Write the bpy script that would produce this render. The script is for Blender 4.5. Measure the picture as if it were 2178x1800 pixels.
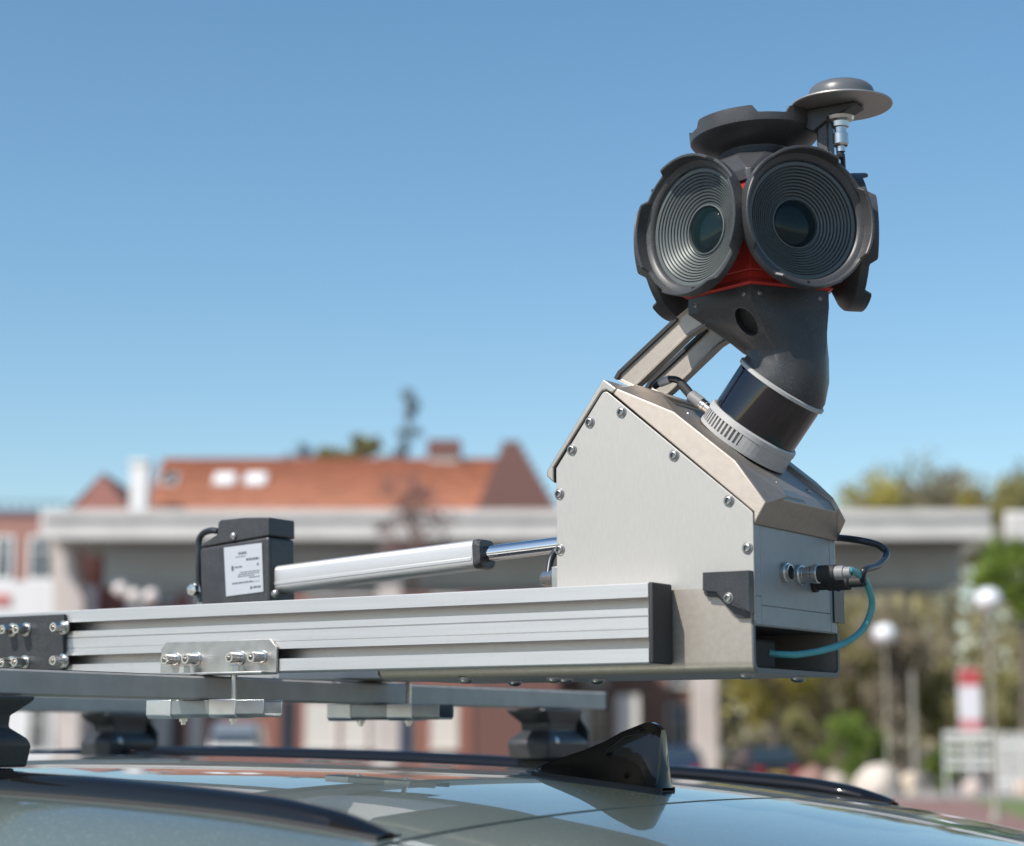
import bpy, bmesh, math, random
import numpy as np
from mathutils import Vector, Matrix
R = math.radians
random.seed(7)
rng = np.random.default_rng(7)
scene = bpy.context.scene
for o in list(bpy.data.objects):
    bpy.data.objects.remove(o)
COL = scene.collection

# ------------------------------------------------------------------ camera
FPX, YAW, PITCH = 4235.0, R(-32.8), R(9.05)
CAM = Vector((1.08544, -1.96676, 1.62))
FW = Vector((math.sin(YAW)*math.cos(PITCH), math.cos(YAW)*math.cos(PITCH), math.sin(PITCH)))
RT = Vector((math.cos(YAW), -math.sin(YAW), 0))
UP = RT.cross(FW)
FH = Vector((math.sin(YAW), math.cos(YAW), 0))
cd = bpy.data.cameras.new('camera')
cam = bpy.data.objects.new('camera', cd)
COL.objects.link(cam)
cam.matrix_world = Matrix((( RT.x, UP.x, -FW.x, CAM.x), (RT.y, UP.y, -FW.y, CAM.y), (RT.z, UP.z, -FW.z, CAM.z), (0, 0, 0, 1)))
cd.sensor_width = 36
cd.lens = FPX/2178*36
cd.clip_start, cd.clip_end = 0.05, 2000
cd.dof.use_dof = True
cd.dof.focus_distance = 2.42
cd.dof.aperture_fstop = 3.5
cd.dof.aperture_blades = 9
scene.camera = cam

# ------------------------------------------------------------------ world, sun, exposure
SUNV = Vector((-0.31, -1.0, 1.17)).normalized()          # towards the sun
w = bpy.data.worlds.new('World')
scene.world = w
w.use_nodes = True
nt = w.node_tree
sky = nt.nodes.new('ShaderNodeTexSky')
sky.sky_type = 'NISHITA'
sky.sun_disc = False
sky.sun_elevation = math.asin(SUNV.z)
sky.sun_rotation = math.atan2(SUNV.x, SUNV.y)
sky.air_density, sky.dust_density, sky.ozone_density = 1.0, 0.7, 1.3
bg = nt.nodes['Background']
bg.inputs['Strength'].default_value = 0.134
hs = nt.nodes.new('ShaderNodeHueSaturation')
hs.inputs['Saturation'].default_value = 1.18
hs.inputs['Hue'].default_value = 0.491
nt.links.new(sky.outputs[0], hs.inputs['Color'])
nt.links.new(hs.outputs[0], bg.inputs[0])
sl = bpy.data.lights.new('sun', 'SUN')
sl.energy, sl.angle, sl.color = 4.9, R(0.53), (1, .95, .88)
sun = bpy.data.objects.new('sun', sl)
COL.objects.link(sun)
sun.location = (-4, -10, 14)
sun.rotation_euler = (-SUNV).to_track_quat('-Z', 'Y').to_euler()
vs = scene.view_settings
vs.view_transform, vs.look, vs.gamma, vs.use_curve_mapping = 'Standard', 'None', 1, False
vs.exposure = 0.15
scene.render.engine = 'CYCLES'

# ------------------------------------------------------------------ pixel helpers (photo pixels -> place)
def ray(px, py):
    return FW + RT*((px-1089)/FPX) - UP*((py-900)/FPX)
def at(px, py, **k):
    (a, v), = k.items()
    i = 'xyz'.index(a)
    d = ray(px, py)
    return CAM + d*((v-CAM[i])/d[i])
def UZ(px, py, v):
    d = ray(px, py)
    p = d*(v/d.dot(FH))
    return p.dot(RT), p.z + CAM.z
def UV0(px, py):                                # pixel on the ground -> (u, v)
    p = at(px, py, z=0.0) - CAM
    return p.dot(RT), p.dot(FH)

# ------------------------------------------------------------------ materials
MATS = {}
def mat(name, col, rough=.5, metal=0., noise=0., nscale=8., bump=0., bscale=60., coat=0., stretch=None, col2=None, ior=1.5, spec=None, rvar=0., dust=0., dcol=(.34, .32, .29), dscale=650.):
    if name in MATS: return MATS[name]
    m = bpy.data.materials.new(name); m.use_nodes = True
    t = m.node_tree; b = t.nodes['Principled BSDF']
    b.inputs['Base Color'].default_value = (*col, 1)
    b.inputs['Roughness'].default_value = rough
    b.inputs['Metallic'].default_value = metal
    b.inputs['IOR'].default_value = ior
    if spec is not None: b.inputs['Specular IOR Level'].default_value = spec
    if coat:
        b.inputs['Coat Weight'].default_value = coat
        b.inputs['Coat Roughness'].default_value = .03
    if noise or col2 or bump or rvar:
        tc = t.nodes.new('ShaderNodeTexCoord'); mp = t.nodes.new('ShaderNodeMapping')
        t.links.new(tc.outputs['Object'], mp.inputs[0])
        if stretch: mp.inputs['Scale'].default_value = stretch
        n = t.nodes.new('ShaderNodeTexNoise'); n.inputs['Scale'].default_value = nscale; n.inputs['Detail'].default_value = 6
        t.links.new(mp.outputs[0], n.inputs['Vector'])
        if noise or col2:
            mx = t.nodes.new('ShaderNodeMix'); mx.data_type = 'RGBA'
            c2 = col2 or tuple(c*(1-noise) for c in col)
            c1 = col if col2 else tuple(min(1, c*(1+noise*.6)) for c in col)
            mx.inputs[6].default_value = (*c2, 1); mx.inputs[7].default_value = (*c1, 1)
            rp = t.nodes.new('ShaderNodeValToRGB'); rp.color_ramp.elements[0].position = .32; rp.color_ramp.elements[1].position = .68
            t.links.new(n.outputs[0], rp.inputs[0]); t.links.new(rp.outputs[0], mx.inputs[0])
            t.links.new(mx.outputs[2], b.inputs['Base Color'])
        if rvar:
            mr = t.nodes.new('ShaderNodeMapRange')
            mr.inputs[3].default_value = max(.02, rough-rvar); mr.inputs[4].default_value = rough+rvar
            t.links.new(n.outputs[0], mr.inputs[0]); t.links.new(mr.outputs[0], b.inputs['Roughness'])
        if bump:
            n2 = t.nodes.new('ShaderNodeTexNoise'); n2.inputs['Scale'].default_value = bscale; n2.inputs['Detail'].default_value = 4
            t.links.new(mp.outputs[0], n2.inputs['Vector'])
            bp = t.nodes.new('ShaderNodeBump'); bp.inputs['Strength'].default_value = bump; bp.inputs['Distance'].default_value = .002
            t.links.new(n2.outputs[0], bp.inputs['Height']); t.links.new(bp.outputs[0], b.inputs['Normal'])
    if dust:                                       # settled dust and fine scuffs, gathered in soft patches
        tc = t.nodes.new('ShaderNodeTexCoord')
        def ramp(scale, a, b_, detail=3):
            n = t.nodes.new('ShaderNodeTexNoise'); n.inputs['Scale'].default_value = scale; n.inputs['Detail'].default_value = detail
            t.links.new(tc.outputs['Object'], n.inputs['Vector'])
            r_ = t.nodes.new('ShaderNodeMapRange'); r_.inputs[1].default_value = a; r_.inputs[2].default_value = b_
            t.links.new(n.outputs[0], r_.inputs[0]); return r_.outputs[0]
        f1, f2 = ramp(dscale, .52, .70), ramp(16., .35, .75, 6)
        mu = t.nodes.new('ShaderNodeMath'); mu.operation = 'MULTIPLY'; t.links.new(f1, mu.inputs[0]); t.links.new(f2, mu.inputs[1])
        mv = t.nodes.new('ShaderNodeMath'); mv.operation = 'MULTIPLY'; mv.inputs[1].default_value = dust; t.links.new(mu.outputs[0], mv.inputs[0])
        mx2 = t.nodes.new('ShaderNodeMix'); mx2.data_type = 'RGBA'
        lk = b.inputs['Base Color'].links
        if lk: t.links.new(lk[0].from_socket, mx2.inputs[6])
        else: mx2.inputs[6].default_value = (*col, 1)
        mx2.inputs[7].default_value = (*dcol, 1)
        t.links.new(mv.outputs[0], mx2.inputs[0]); t.links.new(mx2.outputs[2], b.inputs['Base Color'])
    MATS[name] = m
    return m
ALU = mat('anodised aluminium', (.60, .59, .58), .48, .85, noise=.05, nscale=30, stretch=(.2, 6, 6), bump=.05, bscale=400, dust=.18, dcol=(.42, .40, .37), dscale=90.)
PLATE = mat('brushed plate', (.47, .45, .42), .54, .7, noise=.06, rvar=.06, dust=.15, dcol=(.40, .38, .35), dscale=120., nscale=180, stretch=(10, 1, .5), bump=.05, bscale=300)
CHAMP = mat('champagne sandblasted cast', (.41, .36, .31), .52, .9, noise=.06, nscale=120, bump=.12, bscale=900)
TRAYM = mat('tray sheet', (.44, .395, .345), .52, .8, noise=.06, nscale=150, bump=.06, bscale=600)
GREYP = mat('grey painted panel', (.30, .315, .32), .5, .2, noise=.05, nscale=60, bump=.05, bscale=900, dust=.2)
BLK = mat('black satin plastic', (.034, .035, .038), .40, 0, noise=.15, nscale=60, bump=.08, bscale=1200, rvar=.07, dust=.30)
BLK2 = mat('black moulded shell', (.045, .046, .049), .40, 0, noise=.12, nscale=40, bump=.08, bscale=1500, rvar=.07, dust=.30)
BLKM = mat('black anodised metal', (.040, .042, .046), .38, .3, noise=.1, nscale=80, bump=.05, bscale=800, dust=.25)
RUB = mat('black rubber', (.022, .022, .023), .65, 0, bump=.1, bscale=400)
GLOSSB = mat('gloss black', (.005, .005, .006), .05, 0)
RED = mat('red painted metal', (.52, .04, .03), .35, .1, noise=.08, nscale=50, dust=.15)
STEEL = mat('stainless steel', (.62, .60, .57), .26, 1., noise=.08, nscale=40, rvar=.06)
CHROME = mat('polished rod', (.72, .73, .74), .10, 1.)
BRACK = mat('bracket steel', (.43, .42, .40), .38, .9, noise=.14, nscale=60, rvar=.08, bump=.04, bscale=300)
WHITEM = mat('light grey cast', (.43, .425, .415), .5, .1, noise=.04, nscale=60)
LIDG = mat('lidar window', (.004, .003, .005), .05, 0, coat=.6)
LENS = mat('lens glass', (.004, .011, .0105), .03, 0, ior=1.35)
IRIS = mat('lens barrel', (.02, .022, .024), .3)
CAPG = mat('antenna grey dome', (.10, .105, .11), .35, .0, coat=.15, noise=.06, nscale=50)
TEAL = mat('teal cable jacket', (.085, .33, .345), .42, 0, noise=.15, nscale=40)
CABB = mat('black cable jacket', (.018, .022, .028), .35, 0, noise=.3, nscale=120)
GREYS = mat('grey sleeve', (.23, .23, .235), .5)
BARM = mat('roof bar aluminium', (.45, .425, .39), .55, .2, noise=.14, nscale=25, rvar=.08)
LABW = mat('label film', (.42, .44, .47), .4)
INK = mat('label print', (.10, .11, .13), .6)
def paint():
    m = mat('car paint', (.085, .105, .10), .32, .4, coat=1.)
    t = m.node_tree; b = t.nodes['Principled BSDF']
    tc = t.nodes.new('ShaderNodeTexCoord')
    n = t.nodes.new('ShaderNodeTexNoise'); n.inputs['Scale'].default_value = 300; n.inputs['Detail'].default_value = 3
    n2 = t.nodes.new('ShaderNodeTexNoise'); n2.inputs['Scale'].default_value = 14; n2.inputs['Detail'].default_value = 8
    t.links.new(tc.outputs['Object'], n.inputs[0]); t.links.new(tc.outputs['Object'], n2.inputs[0])
    rp = t.nodes.new('ShaderNodeValToRGB')
    rp.color_ramp.elements[0].position = .58; rp.color_ramp.elements[1].position = .74
    rp.color_ramp.elements[0].color = (.150, .190, .170, 1); rp.color_ramp.elements[1].color = (.30, .325, .30, 1)
    t.links.new(n.outputs[0], rp.inputs[0])
    t.links.new(rp.outputs[0], b.inputs['Base Color'])
    mr = t.nodes.new('ShaderNodeMapRange'); mr.inputs[1].default_value = .4; mr.inputs[2].default_value = .75
    mr.inputs[3].default_value = .006; mr.inputs[4].default_value = .03
    t.links.new(n2.outputs[0], mr.inputs[0]); t.links.new(mr.outputs[0], b.inputs['Coat Roughness'])
    return m
PAINT = paint()
def clearglass():
    m = bpy.data.materials.new('thin cover glass'); m.use_nodes = True
    t = m.node_tree
    for n in list(t.nodes):
        if n.type == 'BSDF_PRINCIPLED': t.nodes.remove(n)
    tr = t.nodes.new('ShaderNodeBsdfTransparent'); tr.inputs[0].default_value = (.95, .98, .97, 1)
    gl = t.nodes.new('ShaderNodeBsdfGlossy'); gl.inputs['Roughness'].default_value = .01
    fr = t.nodes.new('ShaderNodeFresnel'); fr.inputs[0].default_value = 1.24
    mx = t.nodes.new('ShaderNodeMixShader')
    t.links.new(fr.outputs[0], mx.inputs[0]); t.links.new(tr.outputs[0], mx.inputs[1]); t.links.new(gl.outputs[0], mx.inputs[2])
    t.links.new(mx.outputs[0], t.nodes['Material Output'].inputs[0])
    return m
GLASS = clearglass()

# ------------------------------------------------------------------ mesh helpers
ROOT = {}
def tag(o, label=None, cat=None, group=None, kind=None):
    if label: o['label'] = label
    if cat: o['category'] = cat
    if group: o['group'] = group
    if kind: o['kind'] = kind
    return o
def thing(name, loc, label, cat, group=None, rz=0.):
    o = bpy.data.objects.new(name, None)
    o.empty_display_size = .05
    COL.objects.link(o)
    o.location = loc; o.rotation_euler = (0, 0, rz)
    ROOT[o.name] = Vector(loc)
    return tag(o, label, cat, group)
def link(name, data, m=None, parent=None, local=False, bevel=0., seg=2, smooth=30, kind=None, M=None):
    """bmesh or mesh -> object. World-space vertices are shifted to the parent's origin unless local."""
    if isinstance(data, bmesh.types.BMesh):
        bm = data
        bmesh.ops.remove_doubles(bm, verts=bm.verts, dist=1e-6)
        bmesh.ops.recalc_face_normals(bm, faces=bm.faces)
        if bevel:
            es = [e for e in bm.edges if len(e.link_faces) == 2 and e.calc_face_angle(0) > R(28)]
            nf = bmesh.ops.bevel(bm, geom=es, offset=bevel, segments=seg, profile=.6, affect='EDGES', clamp_overlap=True)['faces']
            for f in bm.faces: f.smooth = f.calc_area()/max(e.calc_length() for e in f.edges) < bevel*1.7
        me = bpy.data.meshes.new(name)
        bm.to_mesh(me); bm.free()
        if m: me.materials.append(m)
        if smooth:
            if not bevel:
                me.shade_smooth(); me.set_sharp_from_angle(angle=R(smooth))
        if parent and not local:
            me.transform(Matrix.Translation(-ROOT[parent.name]))
    else:
        me = data
    o = bpy.data.objects.new(name, me)
    COL.objects.link(o)
    if parent:
        o.parent = parent
        ROOT[o.name] = ROOT[parent.name]
    else:
        ROOT[o.name] = Vector((0, 0, 0))
    if M is not None: o.matrix_basis = M
    if kind: o['kind'] = kind
    return o
def NB(): return bmesh.new()
def poly(bm, pts, vec):
    """closed prism: loop of 3D points extruded by vec"""
    a = [bm.verts.new(p) for p in pts]
    b = [bm.verts.new(Vector(p)+Vector(vec)) for p in pts]
    n = len(pts)
    f0 = bm.faces.new(a); bm.faces.new(b[::-1])
    for i in range(n):
        bm.faces.new((a[i], b[i], b[(i+1) % n], a[(i+1) % n]))
    return f0
def box(bm, lo, hi, M=None):
    x0, y0, z0 = lo; x1, y1, z1 = hi
    v = [Vector(p) for p in ((x0,y0,z0),(x1,y0,z0),(x1,y1,z0),(x0,y1,z0),(x0,y0,z1),(x1,y0,z1),(x1,y1,z1),(x0,y1,z1))]
    if M is not None: v = [M @ p for p in v]
    v = [bm.verts.new(p) for p in v]
    for f in ((0,3,2,1),(4,5,6,7),(0,1,5,4),(1,2,6,5),(2,3,7,6),(3,0,4,7)):
        bm.faces.new([v[i] for i in f])
def lathe(bm, prof, M=None, seg=48, a0=0., a1=2*math.pi):
    """profile [(r, h)] about local z"""
    full = abs(a1-a0-2*math.pi) < 1e-6
    n = seg if full else seg+1
    rings = []
    for r, h in prof:
        if r < 1e-7:
            p = Vector((0, 0, h)); rings.append([bm.verts.new(M @ p if M else p)]*n); continue
        ring = []
        for i in range(n):
            a = a0+(a1-a0)*i/seg
            p = Vector((r*math.cos(a), r*math.sin(a), h))
            ring.append(bm.verts.new(M @ p if M else p))
        rings.append(ring)
    for k in range(len(rings)-1):
        A, B = rings[k], rings[k+1]
        for i in range(seg):
            j = (i+1) % n
            q = [A[i], A[j], B[j], B[i]]
            u = []
            for v in q:
                if v not in u: u.append(v)
            if len(u) > 2:
                try: bm.faces.new(u)
                except ValueError: pass
    return rings
def loft(bm, rings, caps=True):
    rs = [[bm.verts.new(p) for p in r] for r in rings]
    n = len(rs[0])
    for A, B in zip(rs, rs[1:]):
        for i in range(n):
            bm.faces.new((A[i], A[(i+1) % n], B[(i+1) % n], B[i]))
    if caps:
        bm.faces.new(rs[0][::-1]); bm.faces.new(rs[-1])
    return rs
def spline(P, n=10):
    P = [Vector(p) for p in P]
    Q = [P[0]*2-P[1]]+P+[P[-1]*2-P[-2]]
    out = []
    for i in range(1, len(Q)-2):
        a, b, c, d = Q[i-1:i+3]
        for k in range(n):
            t = k/n
            out.append(.5*((2*b)+(c-a)*t+(2*a-5*b+4*c-d)*t*t+(3*b-a-3*c+d)*t**3))
    out.append(P[-1])
    return out
def tube(bm, pts, r, seg=12, n=8, smooth=True, r1=None):
    pts = spline(pts, n) if smooth and len(pts) > 2 else [Vector(p) for p in pts]
    t0 = (pts[1]-pts[0]).normalized()
    u = t0.orthogonal().normalized()
    rings = []
    for i, p in enumerate(pts):
        t = (pts[min(i+1, len(pts)-1)]-pts[max(i-1, 0)]).normalized()
        u = (u-t*u.dot(t)).normalized(); v = t.cross(u)
        rr = r if r1 is None else r+(r1-r)*i/(len(pts)-1)
        rings.append([p+u*rr*math.cos(2*math.pi*k/seg)+v*rr*math.sin(2*math.pi*k/seg) for k in range(seg)])
    loft(bm, rings)
def frame(o, z, x=None):
    """matrix with local z along z (and x roughly along x), origin o"""
    z = Vector(z).normalized()
    x = Vector(x) if x is not None else z.orthogonal()
    y = z.cross(x).normalized(); x = y.cross(z).normalized()
    return Matrix(((x.x, y.x, z.x, o[0]), (x.y, y.y, z.y, o[1]), (x.z, y.z, z.z, o[2]), (0, 0, 0, 1)))
def disp(me, M):
    me.transform(M); return me
def wmat(parent, M):
    return Matrix.Translation(-ROOT[parent.name]) @ M
# a socket-head screw, axis z, head base at 0; kinds share mesh data
SCREW = {}
def screw_mesh(kind):
    if kind in SCREW: return SCREW[kind]
    bm = NB()
    if kind == 'button':                           # small button head set in a washer
        lathe(bm, [(0, -.001), (.0068, -.001), (.0068, .0006), (.0060, .0012), (.0052, .0012), (.0048, .0024), (.0042, .0034), (.0034, .0037), (.0031, .0006), (0, .0004)], seg=20)
    elif kind == 'dome':
        lathe(bm, [(0, -.001), (.0095, -.001), (.0095, .001), (.0088, .0035), (.0062, .0058), (.003, .0066), (0, .0067)], seg=24)
    elif kind == 'socket':                         # tall cylinder head on washer
        lathe(bm, [(0, -.001), (.0095, -.001), (.0095, .0015), (.0068, .0018), (.0068, .019), (.0062, .0205), (.0040, .0205), (.0036, .014), (0, .014)], seg=20)
    elif kind == 'hex':
        lathe(bm, [(0, -.001), (.0085, -.001), (.0085, .0012), (.0072, .0012), (.0072, .0075), (.0062, .0085), (0, .0085)], seg=6)
    elif kind == 'nut':
        lathe(bm, [(0, -.001), (.0055, -.001), (.0055, .004), (.0032, .004), (.0032, .008), (0, .008)], seg=8)
    me = bpy.data.meshes.new('screw_'+kind)
    bmesh.ops.recalc_face_normals(bm, faces=bm.faces)
    bm.to_mesh(me); bm.free()
    me.materials.append(mat('dark screw steel', (.34, .33, .32), .36, .9) if kind in ('button', 'dome') else STEEL)
    me.shade_smooth(); me.set_sharp_from_angle(angle=R(35))
    SCREW[kind] = me
    return me
def screw(parent, p, axis, kind='button', name='screw', s=1.):
    M = wmat(parent, frame(p, axis) @ Matrix.Rotation(random.uniform(0, 1), 4, 'Z') @ Matrix.Scale(s, 4))
    return link(name, screw_mesh(kind), None, parent, M=M)
NY = Vector((0, -1, 0))
def XZ(px, py, y):                                 # pixel on the vertical plane y
    return at(px, py, y=y)
def plan(pxs, y):
    return [at(a, b, y=y) for a, b in pxs]
YC = .165                                          # centre plane of the sensor unit

# ================================================================== GROUND
def groundmat():
    m = mat('grey pavement', (.19, .17, .155), .85, 0, noise=.25, nscale=1.2, bump=.3, bscale=40)
    return m
bm = NB()
for a, b in (((-900, -900), (900, 900)),):
    v = [bm.verts.new((x, y, 0)) for x, y in ((a[0], a[1]), (b[0], a[1]), (b[0], b[1]), (a[0], b[1]))]
    bm.faces.new(v)
tag(link('ground', bm, groundmat()), kind='structure')
RZ = -YAW                                          # rotation of everything laid out facing the camera's heading
def W(u, v, z=0.):
    p = Vector((CAM.x, CAM.y, 0)) + RT*u + FH*v
    p.z = z
    return p
def sheet(name, uv, z, m):
    bm = NB()
    bm.faces.new([bm.verts.new(W(u, v, z)) for u, v in uv])
    return tag(link(name, bm, m, smooth=0), kind='structure')
ROADM = mat('red brick paving', (.235, .135, .115), .85, 0, noise=.22, nscale=.8, bump=.4, bscale=30)
GRASSM = mat('mown verge', (.13, .17, .055), .95, 0, noise=.35, nscale=2.5)
sheet('road', [(-30, 16), (60, 16), (60, 55.5), (-30, 55.5)], .004, ROADM)
sheet('grass_verge', [UV0(a, b) for a, b in ((2052, 1699), (2095, 1712), (2178, 1742), (2300, 1790), (2700, 1790), (2700, 1699))], .008, GRASSM)
# kerb between road and verge strip
bm = NB()
box(bm, (-8, 55.5, 0), (40, 55.8, .13))
o = link('kerb', bm, mat('kerb stone', (.36, .34, .32), .8, noise=.15, nscale=3), None, bevel=.02)
o.location = W(0, 0); o.rotation_euler = (0, 0, RZ)
tag(o, kind='structure')
sheet('pavement', [(-60, 55.8), (60, 55.8), (60, 66), (-60, 66)], .004, mat('pale pavement', (.30, .28, .265), .85, noise=.15, nscale=1.5))

# ================================================================== BACKGROUND
def bthing(name, px, v, label, cat, group=None):
    u, _ = UZ(px, 1574, v)
    return thing(name, W(u, v), label, cat, group, rz=RZ), u
def L(px, py, v, u0):                              # pixel -> local (x, z) on the plane at depth v
    u, z = UZ(px, py, v)
    return u-u0, z
BRICK = mat('brick wall red', (.30, .135, .105), .85, noise=.18, nscale=6)
BRICKD = mat('brick wall dark', (.19, .095, .08), .85, noise=.18, nscale=6)
BRICKB = mat('brick wall brown', (.23, .135, .10), .85, noise=.2, nscale=5)
TILE = mat('roof tiles orange', (.43, .185, .110), .75, noise=.30, nscale=2.2, stretch=(.5, 1, 4))
PALE = mat('pale plaster', (.66, .63, .59), .8, noise=.06, nscale=2)
WFR = mat('white window frame', (.74, .73, .70), .5)
PANE = mat('window pane', (.03, .045, .055), .08, 0, coat=.5)
CURT = mat('net curtain', (.70, .67, .62), .9)
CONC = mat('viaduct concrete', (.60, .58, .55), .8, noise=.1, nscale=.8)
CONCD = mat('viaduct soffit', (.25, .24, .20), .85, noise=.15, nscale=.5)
BEAM = mat('viaduct steel girder', (.50, .56, .58), .6, noise=.08, nscale=.6)
DOORD = mat('dark door paint', (.025, .035, .05), .4)
BLUEP = mat('blue painted post', (.06, .15, .30), .5)
def window(par, x0, z0, x1, z1, y, name='window', pane=None, bars=1, fr=.07):
    bm = NB()
    for a in ((x0, z0, x1, z0+fr), (x0, z1-fr, x1, z1), (x0, z0+fr, x0+fr, z1-fr), (x1-fr, z0+fr, x1, z1-fr)):
        box(bm, (a[0], y-.08, a[1]), (a[2], y+.02, a[3]))
    for k in range(1, bars+1):
        xm = x0+(x1-x0)*k/(bars+1)
        box(bm, (xm-.03, y-.07, z0+fr), (xm+.03, y+.02, z1-fr))
    box(bm, (x0+fr, y-.066, z0+(z1-z0)*.66), (x1-fr, y+.02, z0+(z1-z0)*.66+.05))
    f = link(name, bm, WFR, par, local=True, smooth=0)
    bm = NB()
    box(bm, (x0+fr, y-.045, z0+fr), (x1-fr, y+.015, z1-fr))
    link('pane', bm, pane or PANE, f, local=True, smooth=0)
    bm = NB()
    box(bm, (x0-.05, y-.16, z0-.08), (x1+.05, y+.01, z0-.003))
    link('sill', bm, PALE, f, local=True, smooth=0)
def gable_block(par, x0, x1, y0, y1, zw, zr, wall, roof, along='x', over=.25, wname='wall'):
    bm = NB(); box(bm, (x0, y0, 0), (x1, y1, zw))
    if along == 'y':                               # gable faces the camera
        xm = (x0+x1)/2
        poly(bm, [(x0, y0, zw), (x1, y0, zw), (xm, y0, zr)], (0, y1-y0, 0))
    link(wname, bm, wall, par, local=True, smooth=0)
    bm = NB(); t = .18
    if along == 'x':
        ym = (y0+y1)/2
        poly(bm, [(x0-over, y0-over, zw-.05), (x0-over, ym, zr), (x0-over, ym, zr+t), (x0-over, y0-over-.05, zw+t)], (x1-x0+2*over, 0, 0))
        poly(bm, [(x0-over, y1+over, zw-.05), (x0-over, y1+over+.05, zw+t), (x0-over, ym, zr+t), (x0-over, ym, zr)], (x1-x0+2*over, 0, 0))
    else:
        xm = (x0+x1)/2
        for s, xe in ((-1, x0-over), (1, x1+over)):
            poly(bm, [(xe, y0+.1, zw-.05), (xm, y0+.1, zr+.02), (xm, y0+.1, zr+t), (xe, y0+.1, zw+t)], (0, y1-y0, 0))
    return link('roof', bm, roof, par, local=True, smooth=0)

# --- long tiled building behind the viaduct
V1 = 96.
b1, U1 = bthing('tiled_roof_building', 690, V1, 'long brick building with orange tiled roof and skylights behind the viaduct', 'building')
xa, _ = L(318, 1095, V1, U1); xb, _ = L(1075, 1095, V1, U1)
_, ze = L(600, 1096, V1, U1); _, zr = L(600, 982, V1+5, U1)
roof1 = gable_block(b1, xa, xb, 0, 10, ze, zr, BRICK, TILE)
# tile courses as raised battens of tiles, skylights
bm = NB()
sl_ = Vector((0, 5.25, zr-ze+.05)); nrm = Vector((0, -sl_.z, sl_.y)).normalized()
for k in range(1, 22):
    p = Vector((xa-.25, -.25, ze-.05+.18)) + sl_*(k/22.)
    poly(bm, [p, p+nrm*.10, p+sl_*.025+nrm*.05, p+sl_*.035], (xb-xa+.5, 0, 0))
link('tile_course', bm, TILE, roof1, local=True, smooth=0, kind='stuff')
for cx, wpx, nm, pn in ((362, 34, 'skylight', PANE), (479, 46, 'skylight', None), (545, 46, 'skylight', None)):
    x, z = L(cx, 1032, V1+2.8, U1)
    hw = wpx/2*V1/FPX
    k = (z-ze)/(zr-ze)
    p = Vector((x, -.25, ze+.13)) + sl_*k + nrm*.05
    M = frame(p, nrm, (1, 0, 0))
    bm = NB(); box(bm, (-hw, -.62, -.05), (hw, .62, .14), M)
    f = link('skylight', bm, WFR, b1, local=True, smooth=0)
    bm = NB(); box(bm, (-hw+.08, -.54, .142), (hw-.08, .54, .16), M)
    link('pane', bm, pn or mat('white blind behind glass', (.78, .80, .80), .25), f, local=True, smooth=0)
# chimney on the ridge
x, z = L(945, 985, V1+5, U1); _, z1 = L(945, 948, V1+5, U1)
bm = NB(); box(bm, (x-.75, 4.4, zr-1.3), (x+.75, 5.8, z1-.55))
ch = link('chimney', bm, mat('grey render', (.42, .38, .36), .8), b1, local=True, smooth=0)
bm = NB(); box(bm, (x-.85, 4.3, z1-.55), (x+.85, 5.9, z1+.2))
link('chimney_cap', bm, BRICKD, ch, local=True, smooth=0)
# ground floor openings, seen under the roof bar
for a, b, t, bt in ((60, 100, 1500, 1590), (113, 174, 1505, 1600), (323, 362, 1500, 1606), (402, 432, 1500, 1606), (649, 718, 1490, 1592), (728, 781, 1496, 1592), (790, 846, 1496, 1592), (916, 974, 1494, 1592), (1076, 1130, 1490, 1590), (1200, 1250, 1480, 1580), (1310, 1360, 1478, 1580)):
    x0, z1 = L(a, t, V1, U1); x1, z0 = L(b, bt, V1, U1)
    window(b1, x0, max(.4, z0), x1, z1, 0, pane=CURT if a not in (60, 113) else PANE)
    for fl in (1, 2):
        window(b1, x0, z0+fl*3.4+.4, x1, z1+fl*3.4+.4, 0, pane=PANE)
for a, b in ((366, 382), (597, 628), (1004, 1043)):
    x0, z1 = L(a, 1500, V1, U1); x1, _ = L(b, 1500, V1, U1)
    bm = NB(); box(bm, (x0, -.06, 0), (x1, .02, z1+.3)); link('door', bm, DOORD, b1, local=True, smooth=0)
# --- stepped dark gable at the right end
b2, U2 = bthing('stepped_gable_house', 1090, 93, 'dark brick house with steep stepped gable beside the orange tiled roof', 'building')
x0, zb = L(1012, 1094, 93, U2); x1, _ = L(1188, 1094, 93, U2); xm, za = L(1086, 938, 93, U2)
bm = NB(); box(bm, (x0, 0, 0), (x1, 8, zb))
link('wall', bm, BRICKD, b2, local=True, smooth=0)
bm = NB()
pts = [(x0, 0, zb)]
n = 9
for k in range(n):
    t0, t1 = k/n, (k+1)/n
    xk = x0+(xm-.25-x0)*t0; zk = zb+(za-zb)*t1
    pts += [(xk, 0, zk), (x0+(xm-.25-x0)*t1, 0, zk)]
for k in range(n)[::-1]:
    t0, t1 = k/n, (k+1)/n
    zk = zb+(za-zb)*t1
    pts += [(x1+(xm+.25-x1)*t1, 0, zk), (x1+(xm+.25-x1)*t0, 0, zk)]
pts.append((x1, 0, zb))
q = []
for p in pts:
    if not q or (Vector(p)-Vector(q[-1])).length > 1e-4: q.append(p)
poly(bm, q, (0, .5, 0))
link('stepped_gable', bm, BRICKD, b2, local=True, smooth=0)
bm = NB(); poly(bm, [(x0+.2, .5, zb), (x1-.2, .5, zb), (xm, .5, za-.7)], (0, 7.4, 0)); link('roof', bm, TILE, b2, local=True, smooth=0)
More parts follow.
